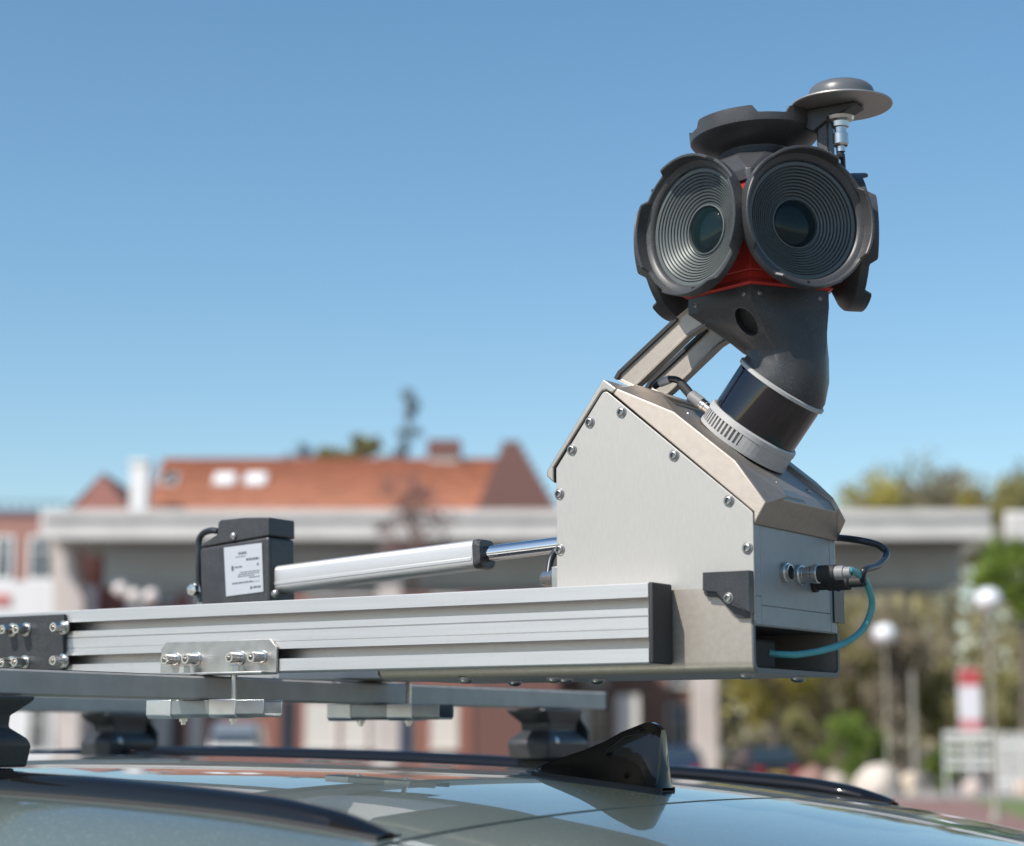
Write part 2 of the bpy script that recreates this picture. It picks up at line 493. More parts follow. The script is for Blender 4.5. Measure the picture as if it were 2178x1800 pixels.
# --- left small gable house
b3, U3 = bthing('red_gable_house', 215, 97, 'red brick house with low gable left of the white chimney stack', 'building')
x0, zb = L(133, 1078, 97, U3); x1, _ = L(300, 1078, 97, U3); _, za = L(215, 1012, 97, U3)
gable_block(b3, x0, x1, 0, 9, zb-.8, za, mat('brick gable wall', (.36, .17, .14), .85, noise=.15, nscale=5), BRICKD, along='y')
# --- white chimney stack
b4, U4 = bthing('white_chimney_stack', 293, 94, 'tall white plastered chimney stack at the left end of the tiled roof', 'chimney')
x0, zb = L(274, 1100, 94, U4); x1, zt_ = L(314, 978, 94, U4)
bm = NB(); box(bm, (x0, 0, 0), (x1, 1.2, zt_-.25)); link('shaft', bm, mat('white plaster', (.82, .81, .79), .8), b4, local=True, smooth=0)
bm = NB(); box(bm, (x0-.06, -.06, zt_-.25), (x1+.06, 1.26, zt_)); link('cap', bm, WFR, b4, local=True, bevel=.05)
# --- brick apartment house at the far left
b5, U5 = bthing('brick_apartment_house', 20, 90, 'pink brick apartment house with white framed windows left of the viaduct end', 'building')
x0, zt_ = L(-420, 1088, 90, U5); x1, _ = L(150, 1088, 90, U5)
bm = NB(); box(bm, (x0, 0, 0), (x1, 9, zt_)); link('wall', bm, mat('pink brick', (.34, .175, .14), .85, noise=.15, nscale=5), b5, local=True, smooth=0)
bm = NB()
for k in range(26):
    xx = x0+.3+k*(x1-x0-.5)/25
    box(bm, (xx-.025, .2, zt_), (xx+.025, .25, zt_+.42))
box(bm, (x0+.2, .19, zt_+.42), (x1-.1, .26, zt_+.48))
link('roof_railing', bm, mat('dark railing', (.06, .06, .075), .5), b5, local=True, smooth=0)
bm = NB(); box(bm, (x0-.1, -.12, zt_-.12), (x1+.1, 0, zt_+.06)); link('gutter', bm, mat('slate blue gutter', (.16, .15, .19), .6), b5, local=True, smooth=0)
for a, b in ((-150, -105), (-66, -21), (-12, 28), (62, 118)):
    for t, bt in ((1140, 1236), (1262, 1345), (1380, 1470)):
        xx0, z1 = L(a, t, 90, U5); xx1, z0 = L(b, bt, 90, U5)
        window(b5, xx0, z0, xx1, z1, 0, bars=1, fr=.14)
# --- low white shop front at left, in front of the pier
b6, U6 = bthing('white_shop_front', 60, 84, 'low white flat roofed shop front with a red sign strip at far left', 'building')
x0, zt_ = L(-300, 1236, 84, U6); x1, _ = L(166, 1236, 84, U6)
bm = NB(); box(bm, (x0, 0, 0), (x1, 4, zt_)); link('wall', bm, mat('white cladding', (.74, .73, .73), .7, noise=.05, nscale=2), b6, local=True, smooth=0)
xx0, z1 = L(-120, 1266, 84, U6); xx1, z0 = L(22, 1286, 84, U6)
bm = NB(); box(bm, (xx0, -.08, z0), (xx1, .02, z1)); link('sign_strip', bm, mat('faded red sign', (.55, .14, .11), .6), b6, local=True, smooth=0)
for a, b in ((-90, -20), (60, 100), (113, 150)):
    xx0, z1 = L(a, 1500, 84, U6); xx1, z0 = L(b, 1600, 84, U6)
    window(b6, xx0, max(.4, z0), xx1, z1, 0)
# --- brick terrace under the viaduct, background
b7, U7 = bthing('brown_brick_terrace', 1500, 100, 'brown brick terrace in the shade below the viaduct deck', 'building')
x0, zt_ = L(1120, 1200, 100, U7); x1, _ = L(1475, 1200, 100, U7)
gable_block(b7, x0, x1, 0, 8, zt_-1.5, zt_+1, BRICKB, BRICKD)
for a, b in ((1140, 1180), (1240, 1290), (1420, 1465)):
    for t, bt in ((1290, 1370), (1400, 1460), (1500, 1590)):
        xx0, z1 = L(a, t, 100, U7); xx1, z0 = L(b, bt, 100, U7)
        window(b7, xx0, z0, xx1, z1, 0)

# --- viaduct
VV = 76.
vi, UVI = bthing('viaduct', 800, VV, 'long pale concrete viaduct crossing the whole street behind the car', 'viaduct')
x0, zt_ = L(86, 1087, VV, UVI); x1, zb = L(2112, 1148, VV, UVI)
bm = NB(); box(bm, (x0, 0, zb), (x1, .35, zt_)); link('parapet', bm, CONC, vi, local=True, bevel=.06)
bm = NB(); box(bm, (x0+.1, -.12, zt_-.32), (x1-.1, .45, zt_+.04)); link('coping', bm, CONC, vi, local=True, bevel=.04)
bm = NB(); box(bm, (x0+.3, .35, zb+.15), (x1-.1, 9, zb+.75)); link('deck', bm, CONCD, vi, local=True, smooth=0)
_, zg = L(800, 1243, VV+5, UVI)
for yy in (5., 8.4):
    bm = NB(); box(bm, (x0+1.5, yy, zg), (x1-.1, yy+.5, zb+.15))
    box(bm, (x0+1.5, yy-.2, zg-.1), (x1-.1, yy+.7, zg)); link('girder', bm, BEAM, vi, local=True, smooth=0)
def pier(pxl, pxr, flare):
    xa, _ = L(pxl, 1300, VV, UVI); xb, _ = L(pxr, 1300, VV, UVI)
    bm = NB()
    pts = [(xa, 1, 0), (xb, 1, 0), (xb, 1, zb-2.2)]
    if flare:
        for k in range(1, 8):
            t = k/7
            pts.append((xb-(xb-xa)*.8*(t**.6), 1, zb-2.2+2.35*t))
        pts += [(xa-.6, 1, zb+.15)]
    else:
        pts += [(xb, 1, zb+.15), (xa, 1, zb+.15)]
    poly(bm, pts, (0, 1.1, 0))
    link('pier', bm, mat('pier concrete', (.56, .49, .45), .8, noise=.12, nscale=.7), vi, local=True, bevel=.05)
pier(122, 166, True); pier(1478, 1530, False); pier(800, 850, False)
v2, UV2 = bthing('viaduct_ramp', 2300, VV, 'second concrete viaduct span beyond the expansion gap at far right', 'viaduct')
x0, zt_ = L(2138, 1087, VV, UV2); _, zb2 = L(2138, 1152, VV, UV2)
bm = NB(); box(bm, (x0, 0, zb2), (x0+30, .4, zt_)); link('parapet', bm, CONC, v2, local=True, bevel=.18, seg=3)
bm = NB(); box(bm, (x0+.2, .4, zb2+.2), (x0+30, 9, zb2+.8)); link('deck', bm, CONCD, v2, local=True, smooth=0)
xq, _ = L(2330, 1300, VV, UV2)
bm = NB(); box(bm, (xq, 1, 0), (xq+1.2, 6, zb2+.2)); link('pier', bm, CONC, v2, local=True, bevel=.05)

# --- trees
def leafmat(name, c1, c2):
    m = mat(name, c1, .7, col2=c2, noise=.1, nscale=.9)
    t = m.node_tree; b = t.nodes['Principled BSDF']; out = t.nodes['Material Output']
    tl = t.nodes.new('ShaderNodeBsdfTranslucent'); mx = t.nodes.new('ShaderNodeMixShader'); mx.inputs[0].default_value = .5
    src = b.inputs['Base Color'].links[0].from_socket
    t.links.new(src, tl.inputs[0]); t.links.new(b.outputs[0], mx.inputs[1]); t.links.new(tl.outputs[0], mx.inputs[2])
    t.links.new(mx.outputs[0], out.inputs[0])
    return m
LEAFS = [leafmat('young olive leaves', (.40, .37, .15), (.27, .25, .12)), leafmat('yellow blossom leaves', (.55, .48, .12), (.36, .31, .09)),
         leafmat('fresh green leaves', (.28, .37, .06), (.14, .21, .045)), leafmat('brown twigs', (.44, .38, .27), (.31, .26, .19)),
         leafmat('plum leaves', (.34, .21, .19), (.24, .15, .14))]
BARK = mat('bark', (.16, .13, .105), .9, noise=.3, nscale=4)
def tree(name, px, v, ztop, zlow, rad, lm, n, label, leaf=.16, cat='tree', group=None, clumps=14, trunk=.16, px_base=None):
    r, u0 = bthing(name, px, v, label, cat, group)
    cz, hz = (ztop+zlow)/2, (ztop-zlow)/2
    bm = NB()
    tube(bm, [(0, 0, 0), (random.uniform(-.1, .1), 0, zlow*.5+.2), (random.uniform(-.2, .2), random.uniform(-.2, .2), cz), (0, 0, ztop-.15*hz)], trunk, 7, 4, r1=trunk*.15)
    cl = []
    for k in range(clumps):
        while True:
            p = rng.uniform(-1, 1, 3)
            if .15 < (p**2).sum() < 1: break
        c = Vector((p[0]*rad, p[1]*rad, cz+p[2]*hz)); cl.append((c, random.uniform(.30, .58)*min(rad, hz)))
        s = Vector((0, 0, max(zlow*.7, cz+(p[2]-.8)*hz*.8)))
        tube(bm, [s, (s+c)/2+Vector((0, 0, -.05*hz)), c], trunk*.32, 5, 3, r1=trunk*.06)
    link('trunk', bm, BARK, r, local=True)
    per = n//clumps
    cs = np.repeat(np.array([list(c) for c, _ in cl]), per, 0); rs = np.repeat(np.array([q for _, q in cl]), per)
    d = rng.normal(size=(len(cs), 3)); d /= np.linalg.norm(d, axis=1)[:, None]
    P = cs + d*(rs*rng.uniform(.2, 1.15, len(cs)))[:, None]
    a = rng.normal(size=(len(cs), 3)); a /= np.linalg.norm(a, axis=1)[:, None]
    b = np.cross(a, rng.normal(size=(len(cs), 3))); b /= np.linalg.norm(b, axis=1)[:, None]
    s = leaf*rng.uniform(.6, 1.3, len(cs))[:, None]
    V = np.stack([P-a*s, P+b*s*.55, P+a*s, P-b*s*.55], 1).reshape(-1, 3)
    me = bpy.data.meshes.new('crown')
    me.from_pydata(V.tolist(), [], np.arange(len(V)).reshape(-1, 4).tolist()); me.materials.append(lm)
    link('crown', me, None, r)
    return r
def ztree(px, py, v): return UZ(px, py, v)[1]
tree('plum_tree', 880, 70, ztree(880, 990, 70), ztree(880, 1240, 70), 1.25, LEAFS[4], 800, 'sparse purple leaved plum tree standing before the viaduct parapet', leaf=.11, clumps=24, trunk=.10)
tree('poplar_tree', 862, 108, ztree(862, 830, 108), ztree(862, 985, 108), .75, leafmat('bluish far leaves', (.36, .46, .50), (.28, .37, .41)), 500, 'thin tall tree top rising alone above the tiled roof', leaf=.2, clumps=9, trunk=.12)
tree('roof_top_tree', 760, 115, ztree(760, 938, 115), ztree(760, 1010, 115), 2.6, LEAFS[0], 1500, 'rounded olive tree crown peeping over the tiled roof ridge', leaf=.25)
tree('roof_top_tree', 630, 118, ztree(630, 955, 118), ztree(630, 1010, 118), 1.1, MATS['bluish far leaves'], 500, 'small bluish tree top just left of the olive crown over the roof', leaf=.22)
G = 'trees along the street at right'
specs = [  # name, px, v, top py, low py, rad, material, n, label
 ('lime_tree', 1845, 97, 1015, 1150, 2.6, 1, 1500, 'yellow flowering tree crown just right of the sensor box above the viaduct'),
 ('lime_tree', 1945, 99, 985, 1200, 2.8, 0, 1500, 'tallest olive tree rising behind the viaduct at right'),
 ('lime_tree', 2030, 98, 1005, 1200, 2.4, 3, 1200, 'thin brown twiggy tree behind the viaduct, right of the tallest olive one'),
 ('lime_tree', 2110, 98, 1012, 1180, 2.6, 1, 1500, 'yellow green tree behind the viaduct near the expansion gap'),
 ('lime_tree', 2200, 96, 1008, 1200, 2.8, 0, 1400, 'olive tree cut by the right picture edge above the viaduct'),
 ('street_tree', 1650, 71, 1300, 1520, 1.6, 1, 1700, 'yellow flowering shrub tree above the parked dark car'),
 ('street_tree', 1735, 73, 1240, 1560, 1.7, 3, 1300, 'brown twiggy tree right behind the sensor tray end'),
 ('street_tree', 1830, 74, 1230, 1540, 1.7, 0, 1300, 'olive tree below the viaduct beside the lower globe lamp'),
 ('street_tree', 1915, 72, 1290, 1560, 1.5, 3, 1200, 'brown budding tree between the two globe lamps'),
 ('street_tree', 2010, 74, 1420, 1570, 1.4, 0, 1400, 'dark olive bushy tree left of the red and white sign'),
 ('street_tree', 2135, 71, 1440, 1570, 1.5, 0, 1500, 'olive bushy tree right of the red and white sign'),
 ('street_tree', 2180, 68, 1150, 1330, 1.4, 2, 1000, 'light green tree at the right edge under the viaduct ramp'),
]
for nm, px, v, t, lo, rad, mi, n, lab in specs:
    tree(nm, px, v, ztree(px, t, v), ztree(px, lo, v), rad, LEAFS[mi], int(n*1.3), lab, leaf=.17, group=G, clumps=18, trunk=.2)
for px, v, t, rad, mi, lab in ((1795, 62, 1520, .85, 2, 'bright green round shrub behind the largest boulder'), (1850, 63, 1548, .6, 2, 'smaller mid green shrub right of the bright round one'),
                               (2000, 64, 1585, .5, 2, 'low green shrub at the left end of the slatted fence'), (1700, 66, 1500, .6, 0, 'olive shrub just right of the parked dark car')):
    tree('shrub', px, v, ztree(px, t, v), .1, rad, LEAFS[mi], 1600, lab, leaf=.1, cat='shrub', group='shrubs behind the boulders', trunk=.06)
# far wood: a mass of trees closing the view on the right, uneven and open
def wood():
    N = 20000
    u = rng.uniform(10, 60, N); v = rng.uniform(104, 130, N)
    top = 11.2+1.2*np.sin(u*.55)+.9*np.sin(u*1.37+1)
    z = rng.uniform(0, 1, N)**.8*top
    px = 1089+FPX*u/v
    gap = (np.sin(px*.031)+np.sin(px*.083+1) > .1) & (px > 1960) & (z > 3.6)
    keep = ~gap | (rng.uniform(0, 1, N) < .55)
    u, v, z = u[keep], v[keep], z[keep]
    P = np.stack([CAM.x+RT.x*u+FH.x*v, CAM.y+RT.y*u+FH.y*v, z], 1)
    a = rng.normal(size=P.shape); a /= np.linalg.norm(a, axis=1)[:, None]
    b = np.cross(a, rng.normal(size=P.shape)); b /= np.linalg.norm(b, axis=1)[:, None]
    s = .42*rng.uniform(.5, 1.3, len(P))[:, None]
    V = np.stack([P-a*s, P+b*s*.6, P+a*s, P-b*s*.6], 1).reshape(-1, 3)
    me = bpy.data.meshes.new('far_wood'); me.from_pydata(V.tolist(), [], np.arange(len(V)).reshape(-1, 4).tolist())
    me.materials.append(leafmat('mixed spring wood', (.50, .45, .23), (.35, .30, .20)))
    MATS['mixed spring wood'].node_tree.nodes['Noise Texture'].inputs['Scale'].default_value = .3
    o = bpy.data.objects.new('far_wood', me); COL.objects.link(o)
    tag(o, 'far olive brown wood closing the street at right', 'wood', kind='stuff')
wood()

# --- globe street lamps
GLOBE = mat('white lamp globe', (.82, .83, .86), .25, coat=.4)
POLE = mat('grey lamp pole', (.30, .28, .23), .6, .05)
def lamp(px, py, v, rpx, label):
    r, u0 = bthing('street_lamp', px, v, label, 'street lamp', 'globe lamps on the right')
    _, z = UZ(px, py, v); rr = rpx*v/FPX
    bm = NB(); lathe(bm, [(.12, 0), (.12, .1), (.06, .25), (.042, .9), (.034, z-rr)], seg=12); link('pole', bm, POLE, r, local=True)
    bm = NB(); lathe(bm, [(.06, z-rr*1.05), (.16, z-rr*.98), (.12, z-rr*.75)], seg=16); link('collar', bm, POLE, r, local=True)
    bm = NB(); lathe(bm, [(rr*math.sin(k*math.pi/14), z-rr*.86*math.cos(k*math.pi/14)) for k in range(15)], seg=20)
    link('globe', bm, GLOBE, r, local=True)
lamp(2113, 1276, 41, 29, 'larger and higher white globe lamp at right below the expansion gap')
lamp(1888, 1349, 54, 25, 'smaller white globe lamp left of the larger one')
# lamp cluster under the viaduct
r, u0 = bthing('lamp_cluster', 290, 68, 'post with three pale globes under the left end of the viaduct', 'street lamp')
bm = NB()
zz = UZ(290, 1264, 68)[1]
lathe(bm, [(.14, 0), (.14, .2), (.06, .5), (.05, zz)], seg=10)
pts = []
for px, py in ((256, 1254), (285, 1268), (322, 1268)):
    u, z = UZ(px, py, 68); pts.append((u-u0, z))
    tube(bm, [(0, 0, zz-.6), (u-u0, 0, z-.25)], .03, 6, smooth=False)
link('pole', bm, POLE, r, local=True)
for x, z in pts:
    bm = NB(); bmesh.ops.create_icosphere(bm, subdivisions=3, radius=.24, matrix=Matrix.Translation((x, 0, z))); link('globe', bm, mat('warm white globe', (.80, .72, .66), .4), r, local=True)

# --- boulders
def boulder(px, py, wpx, hpx, col, label, k):
    v = 57.2+k*.13
    r, u0 = None, UZ(px, 1574, v)[0]
    bm = NB()
    bmesh.ops.create_icosphere(bm, subdivisions=3, radius=1)
    hw = wpx/2*v/FPX; hh = hpx*v/FPX
    off = Vector(rng.uniform(0, 10, 3))
    from mathutils import noise as mn
    for q in bm.verts:
        n = mn.noise(q.co*1.1+off)*.35+mn.noise(q.co*2.7+off)*.12
        q.co = Vector((q.co.x*hw*(1+n), q.co.y*hw*.8*(1+n), max(-.08, q.co.z*hh*.62*(1+n)+hh*.36)))
    o = link('boulder', bm, mat('boulder stone %d' % k, col, .85, noise=.2, nscale=2.5, bump=.5, bscale=8), smooth=50)
    o.location = W(u0, v); o.rotation_euler = (0, 0, RZ)
    tag(o, label, 'boulder', 'boulders lining the road')
for k, (px, py, wd, h, c, lab) in enumerate((
    (1480, 1650, 58, 34, (.42, .27, .17), 'orange tan boulder just right of the shark fin aerial'),
    (1562, 1650, 62, 52, (.43, .34, .26), 'tan boulder in front of the parked dark car'),
    (1724, 1650, 66, 68, (.30, .17, .14), 'reddish brown upright boulder right of the parked car'),
    (1775, 1650, 54, 56, (.50, .42, .35), 'cream boulder between the reddish one and the largest one'),
    (1862, 1650, 92, 70, (.62, .54, .47), 'largest pale cream boulder'),
    (1936, 1650, 52, 56, (.58, .49, .38), 'round cream boulder right of the largest one'),
    (2068, 1655, 46, 40, (.56, .46, .41), 'small pinkish boulder in front of the slatted fence'),
    (2176, 1655, 46, 40, (.56, .44, .36), 'boulder cut by the right picture edge'))):
    boulder(px, py, wd, h, c, lab, k)

# --- slatted fence, white boarded fence, sign
FEN = mat('weathered white paint', (.74, .75, .71), .7, noise=.1, nscale=3)
r, u0 = bthing('slatted_fence', 2062, 60, 'grey white fence of horizontal slats below the red and white sign', 'fence')
xa, zt_ = L(2008, 1556, 60, u0); xb, _ = L(2116, 1556, 60, u0)
for x in (xa, (xa+xb)/2, xb-.1):
    bm = NB(); box(bm, (x, 0, 0), (x+.06, .06, zt_)); link('post', bm, FEN, r, local=True, bevel=.01)
for k, (t, b) in enumerate(((1556, 1568), (1578, 1586), (1602, 1611), (1624, 1634))):
    _, z1 = L(2060, t, 60, u0); _, z0 = L(2060, b, 60, u0)
    bm = NB(); box(bm, (xa-.03, -.03, z0), (xb+.03, -.002, z1)); link('slat', bm, FEN, r, local=True, smooth=0)
r, u0 = bthing('boarded_fence', 2180, 60, 'white fence of upright boards at the right picture edge', 'fence')
xa, zt_ = L(2120, 1556, 60, u0)
bm = NB(); box(bm, (xa-.02, .032, .35), (xa+2.6, .08, .47)); box(bm, (xa-.02, .032, zt_-.45), (xa+2.6, .08, zt_-.33)); link('rail', bm, WFR, r, local=True, smooth=0)
for k in range(13):
    bm = NB(); h = zt_-random.uniform(0, .04)
    box(bm, (xa+k*.2, 0, .08), (xa+k*.2+.115, .03, h)); link('board', bm, WFR, r, local=True, smooth=0)
r, u0 = bthing('street_sign', 2063, 61, 'tall red and white upright sign board standing above the slatted fence', 'sign')
x0, z1 = L(2037, 1422, 61, u0); x1, z0 = L(2089, 1556, 61, u0)
bm = NB(); box(bm, (-.05, .05, 0), (.05, .13, z0+.3)); link('post', bm, POLE, r, local=True)
bm = NB(); box(bm, (x0, 0, z0), (x1, .045, z1)); link('board', bm, mat('sign white', (.74, .71, .74), .5), r, local=True, bevel=.02)
bm = NB(); box(bm, (x0+.01, -.006, z1-.52), (x1-.01, -.001, z1-.02)); link('top_band', bm, mat('sign red', (.50, .08, .08), .5), r, local=True, smooth=0)
bm = NB(); box(bm, (x0+.01, -.006, z0+.02), (x1-.01, -.001, z0+.36)); link('bottom_band', bm, mat('sign faded red', (.62, .24, .25), .5), r, local=True, smooth=0)

# --- grey post and blue post
r, u0 = bthing('blue_post', 868, 84, 'blue painted advertising column standing before the white windows', 'column')
hw = 15*84/FPX
bm = NB(); lathe(bm, [(hw*1.1, 0), (hw*1.1, .25), (hw, .3), (hw, 3.0), (hw*1.08, 3.05), (hw*1.08, 3.25), (0, 3.4)], seg=20)
link('shaft', bm, BLUEP, r, local=True)
r, u0 = bthing('grey_post', 1945, 61, 'plain grey post between the shrubs and the red and white sign', 'post')
bm = NB(); lathe(bm, [(.1, 0), (.1, .3), (.075, .32), (.07, ztree(1945, 1430, 61)), (0, ztree(1945, 1428, 61))], seg=12); link('shaft', bm, POLE, r, local=True)

# --- parked cars (rear view), simple but shaped
def parked(name, px, v, wid, label, body, rz=0., extra=None, hgt=1.45, leng=4.2):
    r, u0 = bthing(name, px, v, label, 'car')
    r.rotation_euler = (0, 0, RZ+rz)
    hw = wid/2
    def ring(y, pts): return [Vector((x*hw, y, z)) for x, z in pts]
    low = [(-.96, .28), (-1, .5), (-.99, .78), (-.93, .92), (.93, .92), (.99, .78), (1, .5), (.96, .28)]
    bm = NB(); loft(bm, [ring(0, [(x*.92, z*.97) for x, z in low]), ring(.25, low), ring(leng-.5, low), ring(leng, [(x*.85, z*.85+.02) for x, z in low])])
    bo = link('body', bm, body, r, local=True, bevel=.03)
    top = [(-.93, .90), (-.74, hgt-.05), (-.66, hgt), (.66, hgt), (.74, hgt-.05), (.93, .90)]
    bm = NB(); loft(bm, [ring(.12, [(x, .9+(z-.9)*.05) for x, z in top]), ring(.62, top), ring(2.2, top), ring(3.1, [(x, .9+(z-.9)*.05) for x, z in top])])
    cb = link('cabin', bm, body, r, local=True, bevel=.03)
    M = frame((0, .37, (.92+hgt)/2), Vector((0, -(hgt-.92), .5)), (1, 0, 0))
    bm = NB(); poly(bm, [M @ Vector(p) for p in ((-hw*.82, -.22, 0), (hw*.82, -.22, 0), (hw*.68, .2, 0), (-hw*.68, .2, 0))], M.to_3x3() @ Vector((0, 0, .02)))
    link('rear_window', bm, PANE, cb, local=True, smooth=0)
    for s in (-1, 1):
        bm = NB(); poly(bm, [(s*hw*.93, .6, .95), (s*hw*.93, 2.7, .95), (s*hw*.80, 2.2, hgt-.1), (s*hw*.80, .75, hgt-.1)], (s*.02, 0, 0)); link('side_window', bm, PANE, cb, local=True, smooth=0)
        bm = NB(); box(bm, (s*hw*.66-.16, -.03, .62), (s*hw*.66+.16, .05, .78)); link('tail_light', bm, mat('tail light red', (.35, .02, .02), .2), bo, local=True, bevel=.02)
        for y in (.75, leng-.85):
            M = frame((s*(hw-.11), y, .31), (1, 0, 0))
            bm = NB(); lathe(bm, [(.18, -.1), (.31, -.09), (.315, 0), (.31, .09), (.18, .1)], M, 24); wh = link('wheel', bm, RUB, r, local=True)
            bm = NB(); lathe(bm, [(0, -.08), (.19, -.095), (.19, .095), (0, .08)], M, 16); link('rim', bm, POLE, wh, local=True)
    bm = NB(); box(bm, (-.26, -.035, .52), (.26, -.005, .63)); link('number_plate', bm, mat('yellow plate', (.62, .36, .06), .5), bo, local=True, smooth=0)
    bm = NB(); box(bm, (-hw*.97, -.09, .32), (hw*.97, .1, .48)); link('bumper', bm, RUB, bo, local=True, bevel=.04)
    return r
parked('parked_car', 1652, 61.5, 1.72, 'dark parked car seen from behind among the boulders', mat('dark blue paint', (.012, .018, .026), .2, .1, coat=1.), rz=.12)
parked('parked_car', 1440, 62.5, 1.75, 'navy blue parked car behind the shark fin aerial', mat('navy paint', (.015, .03, .075), .2, .1, coat=1.), rz=-.05, hgt=1.42)
parked('parked_van', 495, 80, 2.3, 'white delivery van parked before the brick building under the roof bar', mat('white van paint', (.75, .75, .74), .3, coat=.5), hgt=2.35, leng=5.4)

# ================================================================== THE CAR
RY = .19                                           # car centre line
XS = [-3.2, -2.4, -1.5, -1.0, -.6, -.262, -.08, .1, .3, .5, .62]
ZS = [1.43, 1.552, 1.596, 1.599, 1.592, 1.577, 1.559, 1.531, 1.486, 1.42, 1.37]
def zc(x):
    if x <= XS[0]: return ZS[0]
    if x >= XS[-1]: return ZS[-1]
    i = max(k for k in range(len(XS)-1) if XS[k] <= x)
    def sl_at(k):
        k0, k1 = max(0, k-1), min(len(XS)-1, k+1)
        return (ZS[k1]-ZS[k0])/(XS[k1]-XS[k0])
    h = XS[i+1]-XS[i]; t = (x-XS[i])/h
    return ((2*t**3-3*t*t+1)*ZS[i]+(t**3-2*t*t+t)*h*sl_at(i)+(3*t*t-2*t**3)*ZS[i+1]+(t**3-t*t)*h*sl_at(i+1))
def zroof(x, y):
    wv = abs(y-RY)/.62
    z = zc(x)-.027*wv**2
    if wv > 1.06: z -= .9*(wv-1.06)**1.6
    return z
car = thing('car', (-1.0, RY, 0), 'grey green estate car carrying the sensor unit, only its roof in view', 'car')
def seamx(y): return -.012 - .035*((y-RY)/.55)**2 + .02*abs((y-RY)/.6)**4
def roofpatch(fx0, fx1, nx, ny, hw=.86, thick=True, seamgap=True):
    bm = NB(); rows = []
    for i in range(nx+1):
        row = []
        for j in range(ny+1):
            s = -1+2*j/ny
            y = RY + hw*s
            x = fx0(y)+(fx1(y)-fx0(y))*i/nx
            row.append(bm.verts.new((x, y, zroof(x, y))))
        rows.append(row)
    for i in range(nx):
        for j in range(ny):
            bm.faces.new((rows[i][j], rows[i+1][j], rows[i+1][j+1], rows[i][j+1]))
    # turn the seam edges down so that the gap reads as a real shut line
    for row in (rows[0], rows[-1]):
        low = [bm.verts.new(v.co-Vector((0, 0, .012))) for v in row]
        for j in range(ny):
            bm.faces.new((row[j], row[j+1], low[j+1], low[j]))
    return bm
link('roof', roofpatch(lambda y: -3.1, lambda y: seamx(y)-.0042, 90, 70), PAINT, car, smooth=40)
tg = link('tailgate', roofpatch(lambda y: seamx(y)+.0042, lambda y: .6-.25*((y-RY)/.86)**2, 40, 70), PAINT, car, smooth=40)
bm = NB(); rows = []
ys = [RY-.8+1.6*k/60 for k in range(61)]
v = [[bm.verts.new((seamx(y)+dx, y, zroof(seamx(y), y)-.010)) for dx in (-.02, .02)] for y in ys]
for a, b in zip(v, v[1:]): bm.faces.new((a[0], a[1], b[1], b[0]))
link('seal', bm, RUB, car, smooth=0)
# flanks, glasshouse, wheels below the roof line (out of the frame, simple)
for s in (-1, 1):
    bm = NB(); pr = []
    ye = RY+s*.86
    for x in [-3.05+.1*k for k in range(36)]:
        xx = min(x, .33)
        pr.append([Vector((xx, ye-s*.004, zroof(xx, ye)+.002)), Vector((xx, ye+s*.02, 1.0)), Vector((xx, ye+s*.03, .6)), Vector((xx, ye-s*.02, .25))])
    vv = [[bm.verts.new(p) for p in r_] for r_ in pr]
    for a, b in zip(vv, vv[1:]):
        for k in range(3): bm.faces.new((a[k], b[k], b[k+1], a[k+1]))
    link('flank', bm, PAINT, car, smooth=40)
    bm = NB(); poly(bm, [(-2.7, ye+s*.02, 1.0), (-.2, ye+s*.02, 1.0), (-.35, ye+s*.006, 1.36), (-2.3, ye+s*.006, 1.36)], (0, s*.012, 0)); link('side_window', bm, PANE, car, smooth=0)
    for x in (-2.75, -.25):
        M = frame((x, ye-s*.06, .33), (0, 1, 0))
        bm = NB(); lathe(bm, [(.2, -.1), (.32, -.1), (.33, 0), (.32, .1), (.2, .1)], M, 28); wh = link('wheel', bm, RUB, car)
        bm = NB(); lathe(bm, [(0, -.07), (.2, -.098), (.2, .098), (0, .07)], M, 18); link('rim', bm, POLE, wh)
bm = NB()
loft(bm, [[Vector((.33, RY-.84, .3)), Vector((.33, RY+.84, .3)), Vector((.33, RY+.84, 1.2)), Vector((.33, RY-.84, 1.2))], [Vector((.56, RY-.8, .3)), Vector((.56, RY+.8, .3)), Vector((.50, RY+.8, 1.2)), Vector((.50, RY-.8, 1.2))]])
link('rear_body', bm, PAINT, car, bevel=.03)
bm = NB(); box(bm, (-3.05, RY-.84, .27), (.33, RY+.84, .9)); link('underbody', bm, RUB, car, smooth=0)
